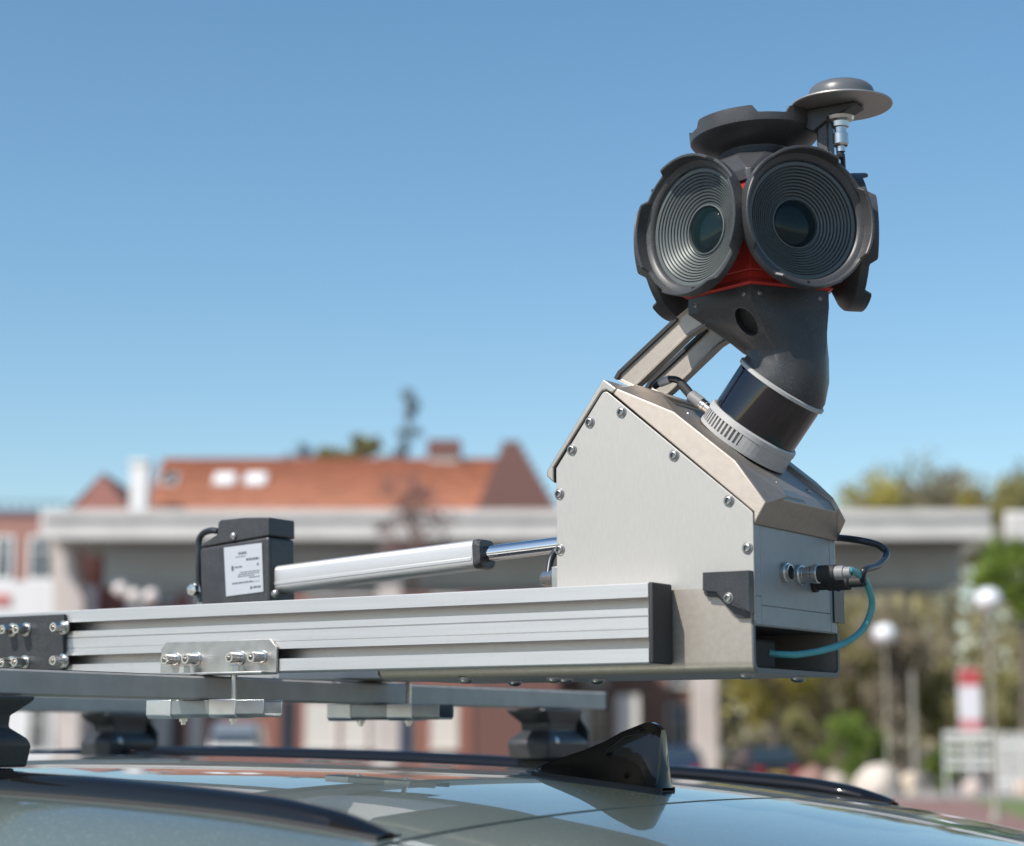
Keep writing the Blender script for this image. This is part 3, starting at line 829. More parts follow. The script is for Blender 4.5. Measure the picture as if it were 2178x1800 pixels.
# roof rails: an arched gloss-black bar over a recessed foot panel
def roof_rail(s):
    Y = RY+s*.61+(.02 if s > 0 else 0)
    top = [(71, 1645), (190, 1653), (309, 1664), (440, 1678), (571, 1695), (650, 1711), (714, 1728), (775, 1752), (815, 1771)]
    pts = [at(a, b, y=-.43) for a, b in top]
    pts = [Vector((-2.55, 0, 1.545)), Vector((-2.3, 0, 1.575)), Vector((-1.6, 0, 1.607)), Vector((-1.0, 0, 1.604))] + pts
    pts = [Vector((p.x, Y, p.z)) for p in spline([Vector((p.x, 0, p.z)) for p in pts], 6)]
    bm = NB(); rings = []
    for i, p in enumerate(pts):
        t = i/(len(pts)-1)
        k = min(1, (len(pts)-1-i)/16.) if t > .5 else min(1, i/8.)
        base = zroof(p.x, Y)
        hgt = .024
        lowz = max(base-.002, p.z-hgt)
        hw = .013+.006*k
        prof = [(-hw, lowz), (-hw*1.02, lowz+(p.z-lowz)*.55), (-hw*.75, p.z-.004), (-hw*.3, p.z), (hw*.3, p.z), (hw*.75, p.z-.004), (hw*1.02, lowz+(p.z-lowz)*.55), (hw, lowz)]
        rings.append([Vector((p.x, Y+a, b)) for a, b in prof])
    loft(bm, rings)
    rr = link('roof_rail', bm, GLOSSB, car, smooth=50)
    bm = NB(); rings = []
    for p in pts[2:-4]:
        base = zroof(p.x, Y)
        lowz = max(base, p.z-.022)
        if lowz - base < .001: lowz = base+.001
        rings.append([Vector((p.x, Y-.012, base-.004)), Vector((p.x, Y-.010, lowz)), Vector((p.x, Y+.010, lowz)), Vector((p.x, Y+.012, base-.004))])
    loft(bm, rings)
    link('rail_foot_panel', bm, GLOSSB, rr, smooth=50)
    bm = NB(); rings = []
    for p in pts[1:]:
        base = zroof(p.x, Y)
        rings.append([Vector((p.x, Y-.021, base-.003)), Vector((p.x, Y-.020, base+.0025)), Vector((p.x, Y+.020, base+.0025)), Vector((p.x, Y+.021, base-.003))])
    loft(bm, rings); link('rail_gasket', bm, RUB, rr, smooth=0)
roof_rail(-1); roof_rail(1)
# shark fin aerial
def fin():
    Yf = RY
    x0, x1 = -.272, -.082
    # blade side outline in (x, z) read on the centre plane
    ol = [(1140, 1650), (1147, 1630), (1200, 1610), (1255, 1592), (1300, 1572), (1340, 1549), (1368, 1539), (1395, 1538), (1414, 1556)]
    top = spline([at(a, b, y=Yf) for a, b in ol], 5)
    rings = []
    n = len(top)
    def ztop_at(x):
        if x <= top[0].x: return top[0].z
        for a, b in zip(top, top[1:]):
            if a.x <= x <= b.x: return a.z+(b.z-a.z)*(x-a.x)/max(1e-6, b.x-a.x)
        return top[-1].z
    xe = top[-1].x
    st = [(x0, .05), (x0+.006, .38), (x0+.02, .60), (x0+.045, .78), (x0+.075, .92), (x0+.105, .99), (x0+.13, 1.), (xe-.026, .97), (xe-.016, .90), (xe-.008, .80), (xe-.002, .70), (xe-.0008, .66), (xe+.0035, .46)]
    bm = NB()
    for i, (x, wf) in enumerate(st):
        zb = zroof(x, Yf)+.001
        hw = .033*wf
        zt = ztop_at(min(x, xe))
        if x > xe-.001: zt = zb+.040-(x-xe)*4.
        sh = zb+min(.026, (zt-zb)*.6)
        bl = .0085*min(1, max(.35, (zt-zb)/.06))
        tz = sh+(zt-sh)*.35
        half = []
        for t_ in (0, .05, .12, .2, .3, .42, .56, .7, .82, .91, .97, 1.):
            half.append((hw*(1-t_)**2.4+bl*1.15*(1-(1-t_)**2.4)*(1-.55*t_**8), zb+(zt-zb)*t_))
        prof = [(-a, b) for a, b in half]+[(a, b) for a, b in half[::-1]]
        rings.append([Vector((x, Yf+a, b)) for a, b in prof])
    loft(bm, rings)
    f = link('shark_fin_aerial', bm, GLOSSB, car, smooth=38)
    bm = NB(); rings = []
    for x, wf in st:
        zb = zroof(x, Yf)
        hw = .033*wf+.003
        rings.append([Vector((x, Yf-hw, zb-.004)), Vector((x, Yf-hw, zb+.004)), Vector((x, Yf+hw, zb+.004)), Vector((x, Yf+hw, zb-.004))])
    loft(bm, rings); link('aerial_gasket', bm, RUB, f, smooth=0)
    # framed recess on the blade side
    bm = NB()
    q = [at(a, b, y=Yf-.0092) for a, b in ((1284, 1600), (1330, 1567), (1390, 1557), (1374, 1612))]
    tube(bm, q+[q[0]], .0006, 6, smooth=False); link('aerial_side_moulding', bm, GLOSSB, f)
fin()

# ================================================================== ROOF BARS
def foot(par, s, X, Yc):
    """clamp foot under a roof bar: flared head, waist, wide shoe; s = outward side"""
    zt, zb = 1.6695, zroof(X, RY+s*.6)+.022
    def rect(hx, y0, y1, z, sk=0.): return [Vector((X-hx+sk, Yc+s*y0, z)), Vector((X+hx+sk, Yc+s*y0, z)), Vector((X+hx+sk, Yc+s*y1, z)), Vector((X-hx+sk, Yc+s*y1, z))]
    bm = NB()
    h = zt-zb
    loft(bm, [rect(.036, -.055, .06, zb), rect(.040, -.058, .066, zb+.30*h), rect(.038, -.054, .062, zb+.40*h), rect(.026, -.036, .052, zb+.56*h), rect(.028, -.036, .05, zb+.72*h), rect(.037, -.062, .052, zb+.93*h), rect(.037, -.064, .052, zt)])
    f = link('foot', bm, BLK, par, bevel=.004, seg=2)
    bm = NB()
    loft(bm, [rect(.0385, .067, .073, zb+.06*h), rect(.0385, .067, .073, zb+.55*h), rect(.030, .056, .062, zb+.8*h), rect(.030, .054, .058, zt-.002)])
    link('foot_cover', bm, BLK2, f, bevel=.002)
    bm = NB(); box(bm, (X-.033, Yc-.04, zb-.022), (X+.033, Yc+.04, zb-.001)); link('rubber_pad', bm, RUB, f, bevel=.003)
    if s < 0: return
    M = frame((X+.030, Yc-s*.03, zb+.34*h), (1, 0, .5))
    bm = NB(); lathe(bm, [(0, 0), (.007, 0), (.007, .008), (.004, .010), (0, .010)], M, 14); link('clamp_bolt', bm, STEEL, f)
def roof_bar(X, label):
    t = thing('roof_bar', (X, RY-.02, 1.68), label, 'roof bar', 'roof bars clamped across the car')
    y0, y1 = -.575, .985
    bm = NB()
    prof = [(-.018, 1.673), (-.0155, 1.6705), (.0155, 1.6705), (.018, 1.673), (.018, 1.698), (.016, 1.7005), (-.016, 1.7005), (-.018, 1.698)]
    poly(bm, [(X+a, y0, b) for a, b in prof], (0, y1-y0, 0))
    link('bar', bm, BARM, t)
    for y, d in ((y0, -1), (y1, 1)):
        bm = NB(); box(bm, (X-.019, min(y, y+d*.008), 1.6695), (X+.019, max(y, y+d*.008), 1.7015)); link('end_cap', bm, BLK, t, bevel=.003)
    bm = NB(); box(bm, (X-.006, y0+.01, 1.7004), (X+.006, y1-.01, 1.7018)); link('rubber_strip', bm, RUB, t, smooth=0)
    foot(t, -1, X, -.402); foot(t, 1, X, .825)
    return t
XB = -.646
roof_bar(XB, 'rear aluminium roof bar on black feet, passing under the silver clamp plate')
roof_bar(-1.60, 'front aluminium roof bar, blurred behind the rear one')

# ================================================================== ALUMINIUM RAILS
ZT, ZB = 1.7952, 1.7052
def rail(name, label, y0, s):
    """45 x 90 slotted profile; s=+1: slots on the -Y side of y0"""
    t = thing(name, (-1.0, y0+s*.0225, ZB), label, 'rail', 'aluminium rails carrying the sensor tray')
    g = lambda zc_: [(0, zc_-.0062), (.0045, zc_-.0062), (.0045, zc_-.011), (.0285, zc_-.011), (.0285, zc_+.011), (.0045, zc_+.011), (.0045, zc_+.0062), (0, zc_+.0062)]
    front = [(0, ZB+.0012)] + g(ZB+.0225) + [(0, ZB+.0375), (.0009, ZB+.038), (.0009, ZB+.0386), (0, ZB+.0390), (0, ZB+.0512), (.0018, ZB+.0518), (.0018, ZB+.0526), (0, ZB+.0532)] + g(ZB+.0675) + [(0, ZT-.0012), (.0012, ZT)]
    back = [(.045-a, b) for a, b in front[:0]] + [(.0438, ZT), (.045, ZT-.0012), (.045, ZB+.0012), (.0438, ZB), (.0012, ZB)]
    prof = front + back
    bm = NB()
    poly(bm, [(-2.3, y0+s*a, b) for a, b in prof], (2.3, 0, 0))
    link('profile', bm, ALU, t, smooth=25)
    bm = NB(); box(bm, (.0002, min(y0-s*.0006, y0+s*.0456), ZB-.0006), (.0062, max(y0-s*.0006, y0+s*.0456), ZT+.0006)); link('end_cap', bm, mat('black textured cap', (.03, .03, .032), .6, bump=.5, bscale=700), t, bevel=.0022)
    for zz in (ZB+.0225, ZB+.0675):                # slot liners seen as dark ends
        bm = NB(); box(bm, (-2.25, min(y0+s*.0272, y0+s*.0283), zz-.0105), (-.012, max(y0+s*.0272, y0+s*.0283), zz+.0105)); link('slot_floor', bm, ALU, t, smooth=0)
    return t
near_rail = rail('aluminium_rail', 'near slotted aluminium rail with black end cap, closest to the camera', 0., 1)
far_rail = rail('aluminium_rail', 'far slotted aluminium rail mostly hidden behind the near one', .330, -1)
# black joint plate with bolts at left
jp = thing('joint_plate', (-1.05, -.004, 1.75), 'black bolted joint plate on the near rail at the left picture edge', 'plate')
bm = NB()
q0 = at(136, 1306, y=-.006); q1 = at(133.5, 1424, y=-.006)
poly(bm, [(q0.x, -.0005, q0.z), (q1.x, -.0005, 1.708), (-1.25, -.0005, 1.708), (-1.25, -.0005, q0.z)], (0, -.0055, 0))
link('plate', bm, BLKM, jp, bevel=.0015)
for px, py in ((113, 1334), (33, 1338), (4, 1339), (112, 1405), (30, 1408), (2, 1410)):
    p = at(px, py, y=-.026); screw(jp, (p.x, -.006, p.z), NY, 'socket', name='bolt')
p = at(113, 1334, y=-.026)
for dx in (.17, .25): 
    for z in (at(113, 1334, y=-.026).z, at(112, 1405, y=-.026).z): screw(jp, (p.x-dx-.03, -.006, z), NY, 'socket', name='bolt')

# clamps joining rail and rear roof bar
def clamp(yface, s, label, X0):
    t = thing('bar_clamp', (X0, yface, 1.70), label, 'clamp', 'clamps between the rails and the rear roof bar')
    def Yq(d): return yface-s*d
    bm = NB()
    xa, xb = X0-.098, X0+.098
    poly(bm, [(xa, Yq(.0008), 1.7035), (xa, Yq(.0008), 1.738), (xa+.009, Yq(.0008), 1.747), (xb-.011, Yq(.0008), 1.747), (xb, Yq(.0008), 1.736), (xb, Yq(.0008), 1.7035)], (0, -s*.004, 0))
    pl = link('bracket', bm, BRACK, t, bevel=.0012)
    bm = NB()
    lo, hi = sorted((Yq(.0008), Yq(.034)))
    box(bm, (xa, lo, 1.7018), (xb, hi, 1.7056)); link('bracket_flange', bm, BRACK, pl, bevel=.0016)
    for dx in (-.073, -.037, .037, .073):
        screw(t, (X0+dx, Yq(.005), 1.7235), (0, -s, 0), 'socket', name='bolt')
    for dx in (-.042, .042):
        screw(t, (X0+dx, Yq(.020), 1.7060), (0, 0, 1), 'hex', name='hex_bolt')
        bm = NB(); tube(bm, [(X0+dx, Yq(.020), 1.705), (X0+dx, Yq(.020), 1.6455)], .004, 10, smooth=False); link('threaded_rod', bm, STEEL, t)
        screw(t, (X0+dx, Yq(.020), 1.6475), (0, 0, -1), 'nut', name='nut')
    # C channel under the bar
    bm = NB()
    w0, w1, z0, z1, th = -.019, .019, 1.6485, 1.6700, .0025
    prof = [(w0, z1), (w0, z0+.004), (w0+.004, z0), (w1-.004, z0), (w1, z0+.004), (w1, z1), (w1-th, z1), (w1-th, z0+.004), (w1-.005, z0+th), (w0+.005, z0+th), (w0+th, z0+.004), (w0+th, z1)]
    poly(bm, [(X0-.088, Yq(.020)+a, b) for a, b in prof], (.195, 0, 0))
    ch = link('channel', bm, mat('dull zinc channel', (.34, .36, .37), .35, .85, noise=.15, nscale=40, rvar=.1), t, bevel=.0006, seg=1)
    for a, b in ((-.0885, -.046), (.018, .062)):
        bm = NB(); prof2 = [(w0-.0012, z1+.001), (w0-.0012, z0+.003), (w0+.003, z0-.0012), (w1-.003, z0-.0012), (w1+.0012, z0+.003), (w1+.0012, z1+.001)]
        poly(bm, [(X0+a, Yq(.020)+p, q) for p, q in prof2], (b-a, 0, 0)); link('clip', bm, mat('bright zinc clip', (.62, .63, .64), .3, .9, noise=.08, nscale=60), ch, bevel=.001)
clamp(0., 1, 'near silver clamp plate with four bolts on the rail above the roof bar', XB+.016)
clamp(.330, -1, 'far clamp channel hanging under the roof bar, right of the near one', XB+.022)

# ================================================================== TRAY
TB = 1.6945
tr = thing('mounting_tray', (-.15, YC, TB), 'grey folded metal tray holding the sensor box between the rails', 'tray')
def uprof(y0, y1, z0, z1, th, r):
    o = []
    for k in range(7):
        a = math.pi+ (math.pi/2)*k/6; o.append((y0+r+r*math.cos(a), z0+r+r*math.sin(a)))
    for k in range(7):
        a = 1.5*math.pi+(math.pi/2)*k/6; o.append((y1-r+r*math.cos(a), z0+r+r*math.sin(a)))
    ri = max(.002, r-th); i = []
    for k in range(7):
        a = 2*math.pi-(math.pi/2)*k/6; i.append((y1-th-ri+ri*math.cos(a), z0+th+ri+ri*math.sin(a)))
    for k in range(7):
        a = 1.5*math.pi-(math.pi/2)*k/6; i.append((y0+th+ri+ri*math.cos(a), z0+th+ri+ri*math.sin(a)))
    return [(y0, z1)]+o+[(y1, z1), (y1-th, z1)]+i+[(y0+th, z1)]
bm = NB()
poly(bm, [(-.41, a, b) for a, b in uprof(.0472, .2828, TB, 1.7895, .0030, .013)], (.5145, 0, 0))
link('channel', bm, TRAYM, tr, smooth=35)
bm = NB()
poly(bm, [(.1047, a, b) for a, b in uprof(.0470, .2830, TB-.0003, 1.752, .0055, .013)], (.0022, 0, 0))
link('rear_frame', bm, mat('shaded tray end', (.10, .105, .11), .5), tr, smooth=35)  # tray's rear end face, its shade put into a darker colour
bm = NB()
poly(bm, [(-.4105, a, b) for a, b in uprof(.0470, .2830, TB-.0003, 1.70, .004, .012)], (-.0015, 0, 0)); link('front_edge', bm, TRAYM, tr)
for px, py in ((975, 1446), (1095, 1452.5), (1178, 1445), (1203, 1446.5), (1271, 1448), (1587, 1437), (1697, 1444)):
    p = at(px, py, z=TB-.002)
    screw(tr, (max(-.39, min(.098, p.x)), max(.062, min(.268, p.y)), TB), (0, 0, -1), 'dome', name='dome_screw')
# rubber buffers in the opening
for a, b, c, d in ((.060, .0685, 1.699, 1.736), (.112, .192, 1.700, 1.738)):
    bm = NB(); box(bm, (.010, a, c), (.066, b, d)); link('rubber_buffer', bm, RUB, tr, bevel=.006, seg=3)
bm = NB(); box(bm, (-.10, .06, 1.698), (-.06, .27, 1.742)); link('cross_member', bm, TRAYM, tr, bevel=.002)
# corner brackets
def corner(s):
    yf = .0465 if s < 0 else .2835
    q = [(1495, 1218), (1594, 1213), (1597, 1304), (1566, 1304), (1541, 1281), (1524, 1259), (1495, 1256.5)]
    bm = NB(); pts = [at(a, b, y=.0345) for a, b in q]
    pts = [Vector((p.x, yf+s*.0125, p.z)) for p in pts]
    for p in pts:
        if p.x > .09: p.x = .109
    poly(bm, pts, (0, -s*.0125, 0)); c = link('corner_bracket', bm, BLKM, tr, bevel=.0022)
    q = [(1500, 1222), (1594, 1218), (1598, 1315), (1572, 1315), (1530, 1270.5), (1504, 1269), (1500, 1262)]
    pts = [at(a, b, y=.0462) for a, b in q]
    bm = NB(); pts = [Vector((min(p.x, .1038), yf+s*.004, p.z)) for p in pts]
    poly(bm, pts, (0, -s*.004, 0)); link('backing_plate', bm, BLKM, c, bevel=.0006)
    bm = NB(); box(bm, (.1072, min(yf, yf-s*.018), at(1600, 1215, y=.045).z-.008), (.1092, max(yf, yf-s*.018), at(1600, 1304, y=.045).z)); link('bracket_return', bm, BLKM, c, bevel=.0006) if s > 0 else bm.free()
    p = at(1546, 1272, y=.03); screw(c, (p.x, yf+s*.0125, p.z), (0, s, 0), 'button', s=.92)
corner(-1); corner(1)

# ================================================================== SENSOR UNIT
su = thing('mapping_sensor_unit', (0, YC, 1.746), 'silver sensor box with tilted laser scanner and red and black multi lens camera head', 'sensor unit')
Y0, Y1 = .052, .278
# box body
bm = NB()
poly(bm, [(-.1505, Y0+.0032, 1.7465), (.1020, Y0+.0032, 1.7465), (.1020, Y0+.0032, 1.868), (-.083, Y0+.0032, 2.021), (-.1505, Y0+.0032, 1.936)], (0, Y1-Y0-.0064, 0))
link('housing', bm, mat('dark housing core', (.05, .05, .05), .6), su, smooth=0)
q = [(1179.2, 997), (1279.5, 838.5), (1284, 834), (1290, 833), (1296, 837), (1597, 1086), (1599.8, 1092), (1606.8, 1329)]
side = [at(a, b, y=Y0) for a, b in q]
side = [Vector((-.1522, Y0, 1.7468))]+[Vector((-.1526, Y0, side[0].z))]+side[1:]
side[-1] = Vector((.1068, Y0, 1.7468)); side[-2].x = .1068
for y, d in ((Y0, 1), (Y1, -1)):
    bm = NB(); poly(bm, [Vector((p.x, y, p.z)) for p in side], (0, d*.003, 0))
    sp = link('side_plate', bm, PLATE, su, bevel=.0008)
    for px, py in ((1322, 877), (1254.5, 898.5), (1216.7, 957), (1190, 1051), (1191, 1169.5), (1434, 969), (1550.5, 1065.5), (1590, 1166)):
        p = at(px, py, y=Y0); screw(sp, (p.x, y, p.z), (0, -d, 0), 'button')
# front hood strip (faces forward and up)
bm = NB()
hq = [(1162, 1013), (1163.5, 1000), (1283, 806), (1312, 827), (1302.5, 836.5), (1296, 834), (1289, 829.5), (1281.5, 831), (1277, 836), (1176.5, 994.5), (1177, 1027)]
poly(bm, [at(a, b, y=Y0-.001) for a, b in hq], (0, Y1-Y0+.002, 0))
link('front_hood', bm, mat('hood cast', (.46, .43, .39), .5, .9, noise=.05, nscale=120, bump=.08, bscale=900), su, bevel=.0018)
# faceted lid
wO, wI = .1108, .073
def sy(p, wv, s): return Vector((p.x, YC+s*wv, p.z))
G0 = at(1304, 838.5, y=Y0); G1 = at(1601.5, 1089, y=Y0); G1.x = .1078
VBk = Vector((.1085, 0, 1.8590))
Rg = [at(a, b, y=YC-wO) for a, b in ((1313, 826.5), (1433, 876), (1562.8, 979), (1629.6, 1069.3))]
Ig = [at(a, b, y=YC-wI) for a, b in ((1352, 818), (1412, 840), (1662, 1033), (1674, 1055))]
dn = Vector((-.62, 0, -.785))
Fg = [p+dn*.006 for p in Ig]
gd = Vector((G1.x-G0.x, 0, G1.z-G0.z)).normalized(); gn = Vector((-gd.z, 0, gd.x))
def sidew(p): return .1135-.10*Vector((p.x-G0.x, 0, p.z-G0.z)).dot(gn)
bm = NB()
V = {}
for s in (-1, 1):
    for nme, p, wv in [('G0', G0, sidew(G0)), ('G1', G1, sidew(G1)), ('VB', VBk, sidew(VBk))]+[('R%d' % k, Rg[k], sidew(Rg[k])) for k in range(4)]+[('I%d' % k, Ig[k], wI) for k in range(4)]+[('F%d' % k, Fg[k], wI) for k in (1, 2, 3)]:
        V[nme, s] = bm.verts.new(sy(p, wv, s))
def fc(*ks): bm.faces.new([V[k] for k in ks])
for s in (-1, 1):
    fc(('G0', s), ('R0', s), ('R1', s), ('R2', s), ('R3', s), ('VB', s), ('G1', s))
    fc(('R0', s), ('I0', s), ('I1', s), ('R1', s))
    fc(('R1', s), ('I1', s), ('I2', s), ('R2', s))
    fc(('R2', s), ('I2', s), ('I3', s), ('R3', s))
    fc(('I1', s), ('F1', s), ('F2', s), ('I2', s))
    fc(('I2', s), ('F2', s), ('F3', s), ('I3', s))
n_, f_ = -1, 1
fc(('VB', n_), ('R3', n_), ('I3', n_), ('F3', n_), ('F3', f_), ('I3', f_), ('R3', f_), ('VB', f_))
fc(('F1', n_), ('F2', n_), ('F2', f_), ('F1', f_)); fc(('F2', n_), ('F3', n_), ('F3', f_), ('F2', f_))
fc(('I1', n_), ('I1', f_), ('F1', f_), ('F1', n_)); fc(('I0', n_), ('I1', n_), ('I1', f_), ('I0', f_))
fc(('G0', n_), ('R0', n_), ('I0', n_), ('I0', f_), ('R0', f_), ('G0', f_))
fc(('G0', n_), ('G1', n_), ('G1', f_), ('G0', f_)); fc(('G1', n_), ('VB', n_), ('VB', f_), ('G1', f_))
lid = link('lid', bm, CHAMP, su, bevel=.0016, seg=2)
bm = NB()
pa, pb = sy(Fg[2], wI-.004, -1), sy(Fg[3], wI-.004, -1)
up = Vector((.62, 0, .785))
poly(bm, [pa+up*.001, pb+up*.001+Vector((-.004, 0, .004)), sy(Fg[3], .012, -1)+up*.001+Vector((-.004, 0, .004)), sy(Fg[2], .03, -1)+up*.001], up*.002)
link('lid_cover_plate', bm, GREYP, lid, bevel=.0005)
for p0 in (at(1652, 1015, y=.115), at(1720, 1035, y=.205), at(1464, 868, y=.12), at(1474, 872, y=.20)):
    t_ = (p0.x-Fg[1].x)/(Fg[2].x-Fg[1].x); zz = Fg[1].z+(Fg[2].z-Fg[1].z)*t_
    screw(lid, (p0.x, p0.y, zz), up, 'button', s=.7)
# rear panel
bm = NB(); box(bm, (.1010, Y0+.0034, 1.7466), (.1050, Y1-.0034, 1.866)); rp = link('rear_panel', bm, GREYP, su, bevel=.0008)
zs_ = at(1617, 1287, x=.107).z
for lo, hi in (((.1051, Y0+.0036, 1.7800), (.1068, Y0+.0170, 1.864)), ((.1051, Y0+.0178, zs_+.0004), (.1066, Y1-.0185, 1.864)), ((.1051, Y1-.0177, 1.7480), (.1068, Y1-.0036, 1.864)), ((.1051, Y0+.0036, 1.7480), (.1068, Y0+.0170, 1.7794)), ((.1051, Y0+.0176, 1.7480), (.1068, Y1-.0183, zs_-.0004))):
    bm = NB(); box(bm, lo, hi); link('panel', bm, GREYP, rp, bevel=.0004)
# connectors
def conn(px, py, plug):
    p = at(px, py, x=.107)
    M = frame(p, (1, 0, 0))
    bm = NB(); lathe(bm, [(.0120, -.001), (.0122, .0045), (.0112, .0058), (.0098, .0060), (.0096, .0085), (.0082, .0087), (.0078, .0010), (0, .0010)], M, 26)
    c = link('socket', bm, STEEL, rp)
    bm = NB(); lathe(bm, [(0, .0012), (.0075, .0014)], M, 20); link('socket_core', bm, RUB, c)
    return p
conn(1668, 1218.5, False)
pc = conn(1697, 1223, True)
pc2 = at(1716, 1229, x=.107)+Vector((0, .020, -.006))
# scanner (tilted cylinder)
ax = Vector((.62, 0, .785)).normalized()
LB = Vector((.0400, YC, 1.9690))
LM = frame(LB, ax, (0, -1, 0))
bm = NB()
lathe(bm, [(0, .0), (.0590, .0), (.0590, .0045), (.0535, .0045), (.0535, .0195), (.0590, .0195), (.0588, .0255), (.0572, .0272), (.0, .0272)], LM, 72)
lb = link('scanner_base', bm, WHITEM, su, smooth=35)
# local x = -Y; local y = ax cross x: find angle of camera-facing side
for k in range(60):
    a = 2*math.pi*k/60
    d = LM.to_3x3() @ Vector((math.cos(a), math.sin(a), 0))
    solid = d.x > .25 and d.y < .55
    M = LM @ Matrix.Rotation(a, 4, 'Z')
    bm = NB(); hwid = .0032 if solid else .0013
    box(bm, (.0530, -hwid, .0042), (.0583, hwid, .0198), M); link('fin', bm, WHITEM, lb, smooth=0)
bm = NB(); lathe(bm, [(.0545, .0268), (.0548, .030), (.0548, .0800), (.0545, .0832), (0, .0832)], LM, 72); link('scanner_window', bm, LIDG, su, smooth=35)
bm = NB(); lathe(bm, [(.0550, .0828), (.0578, .0834), (.0580, .0872), (.0560, .0884), (0, .0884)], LM, 72); link('scanner_ring', bm, WHITEM, su, smooth=35)
# neck: pentagon under the camera head to a round elbow on the scanner
HC = Vector((.0680, YC, 0))
def penta(r, z, n=60, rot=0.):
    out = []
    for k in range(n):
        a = 2*math.pi*k/n
        ap = math.cos(math.pi/5)/math.cos(((a+math.pi/5) % (2*math.pi/5))-math.pi/5) if False else math.cos(math.pi/5)/math.cos((a % (2*math.pi/5))-math.pi/5)
        out.append(Vector((HC.x+r*ap*math.cos(a), HC.y+r*ap*math.sin(a), z)))
    return out
def circ(c, r, tilt, n=60):
    out = []
    for k in range(n):
        a = 2*math.pi*k/n
        x, y = r*math.cos(a), r*math.sin(a)
        out.append(Vector((c[0]+x*math.cos(tilt), c[1]+y, c[2]-x*math.sin(tilt))))
    return out
T = math.atan2(.62, .785)
e3 = LB+ax*.0890; e2 = LB+ax*.094
mid = Vector((.0985, YC, 2.071))
def mix(A, B, t): return [a.lerp(b, t) for a, b in zip(A, B)]
pA, pB = penta(.0880, 2.1430), penta(.0880, 2.1240)
c1, c2, c3 = circ((mid.x, YC, mid.z), .0515, .13), circ((e2.x+.001, YC, e2.z+.001), .0545, T), circ(e3, .0552, T)
cm = circ(((mid.x+e2.x)/2+.001, YC, (mid.z+e2.z)/2), .0535, .40)
bm = NB(); loft(bm, [pA, pB, mix(pB, c1, .5), c1, cm, c2, c3])
neck = link('neck', bm, BLK, su, smooth=38)
# oval port in the sloping neck face, cut as a real recess
fa = R(-108)
nfc = Vector((math.cos(fa), math.sin(fa), 0))
pc_ = at(1440+600*.2419, 580+443*.2419, y=.095)
cut = NB()
vd = Vector((.15, -.88, -.42)).normalized()
Mc = frame(pc_, vd, (.45, 0, -.9))
lathe(cut, [(0, -.028), (1, -.028), (1, .04), (0, .04)], Mc @ Matrix.Diagonal((.0185, .0125, 1, 1)), 36)
bmesh.ops.recalc_face_normals(cut, faces=cut.faces)
cme = bpy.data.meshes.new('cut'); cut.to_mesh(cme); cut.free()
cob = bpy.data.objects.new('cut', cme); COL.objects.link(cob)
cme.transform(Matrix.Translation(-ROOT[su.name])); cob.location = su.location
md = neck.modifiers.new('b', 'BOOLEAN'); md.operation = 'DIFFERENCE'; md.solver = 'EXACT'; md.object = cob
bpy.context.view_layer.update()
dg = bpy.context.evaluated_depsgraph_get()
nm_ = bpy.data.meshes.new_from_object(neck.evaluated_get(dg))
neck.modifiers.clear(); neck.data = nm_; nm_.shade_smooth(); nm_.set_sharp_from_angle(angle=R(38))
bpy.data.objects.remove(cob)
# camera head body
def pent5(r, z): return [Vector((HC.x+r*math.cos(R(72*k)), HC.y+r*math.sin(R(72*k)), z)) for k in range(5)]
bm = NB(); loft(bm, [pent5(.0895, 2.1432), pent5(.0945, 2.1452), pent5(.0900, 2.1500), pent5(.0868, 2.1512), pent5(.0868, 2.1600), pent5(.0858, 2.1606), pent5(.0858, 2.1616), pent5(.0868, 2.1622), pent5(.0868, 2.2735)])
link('head_body', bm, RED, su, bevel=.0006, smooth=25)
def trunc(r, z, k):                                # pentagon with cut corners
    out = []
    P = pent5(r, z)
    for i in range(5):
        p, a, b = P[i], P[i-1], P[(i+1) % 5]
        out += [p.lerp(a, k), p.lerp(b, k)]
    return out
bm = NB(); loft(bm, [trunc(.0865, 2.2680, .03), trunc(.0905, 2.2690, .03), trunc(.0900, 2.2830, .035), trunc(.0760, 2.3060, .22), trunc(.0600, 2.3140, .28)])
link('head_cap', bm, BLK2, su, bevel=.0010, smooth=20)

for az in (-108, -36):
    a = R(az); nv = Vector((math.cos(a), math.sin(a), 0)); tv = Vector((-nv.y, nv.x, 0))
    for d in (-.040, .040):
        screw(su, HC+nv*.0712+tv*d+Vector((0, 0, 2.1335)), nv, 'button', s=.42)
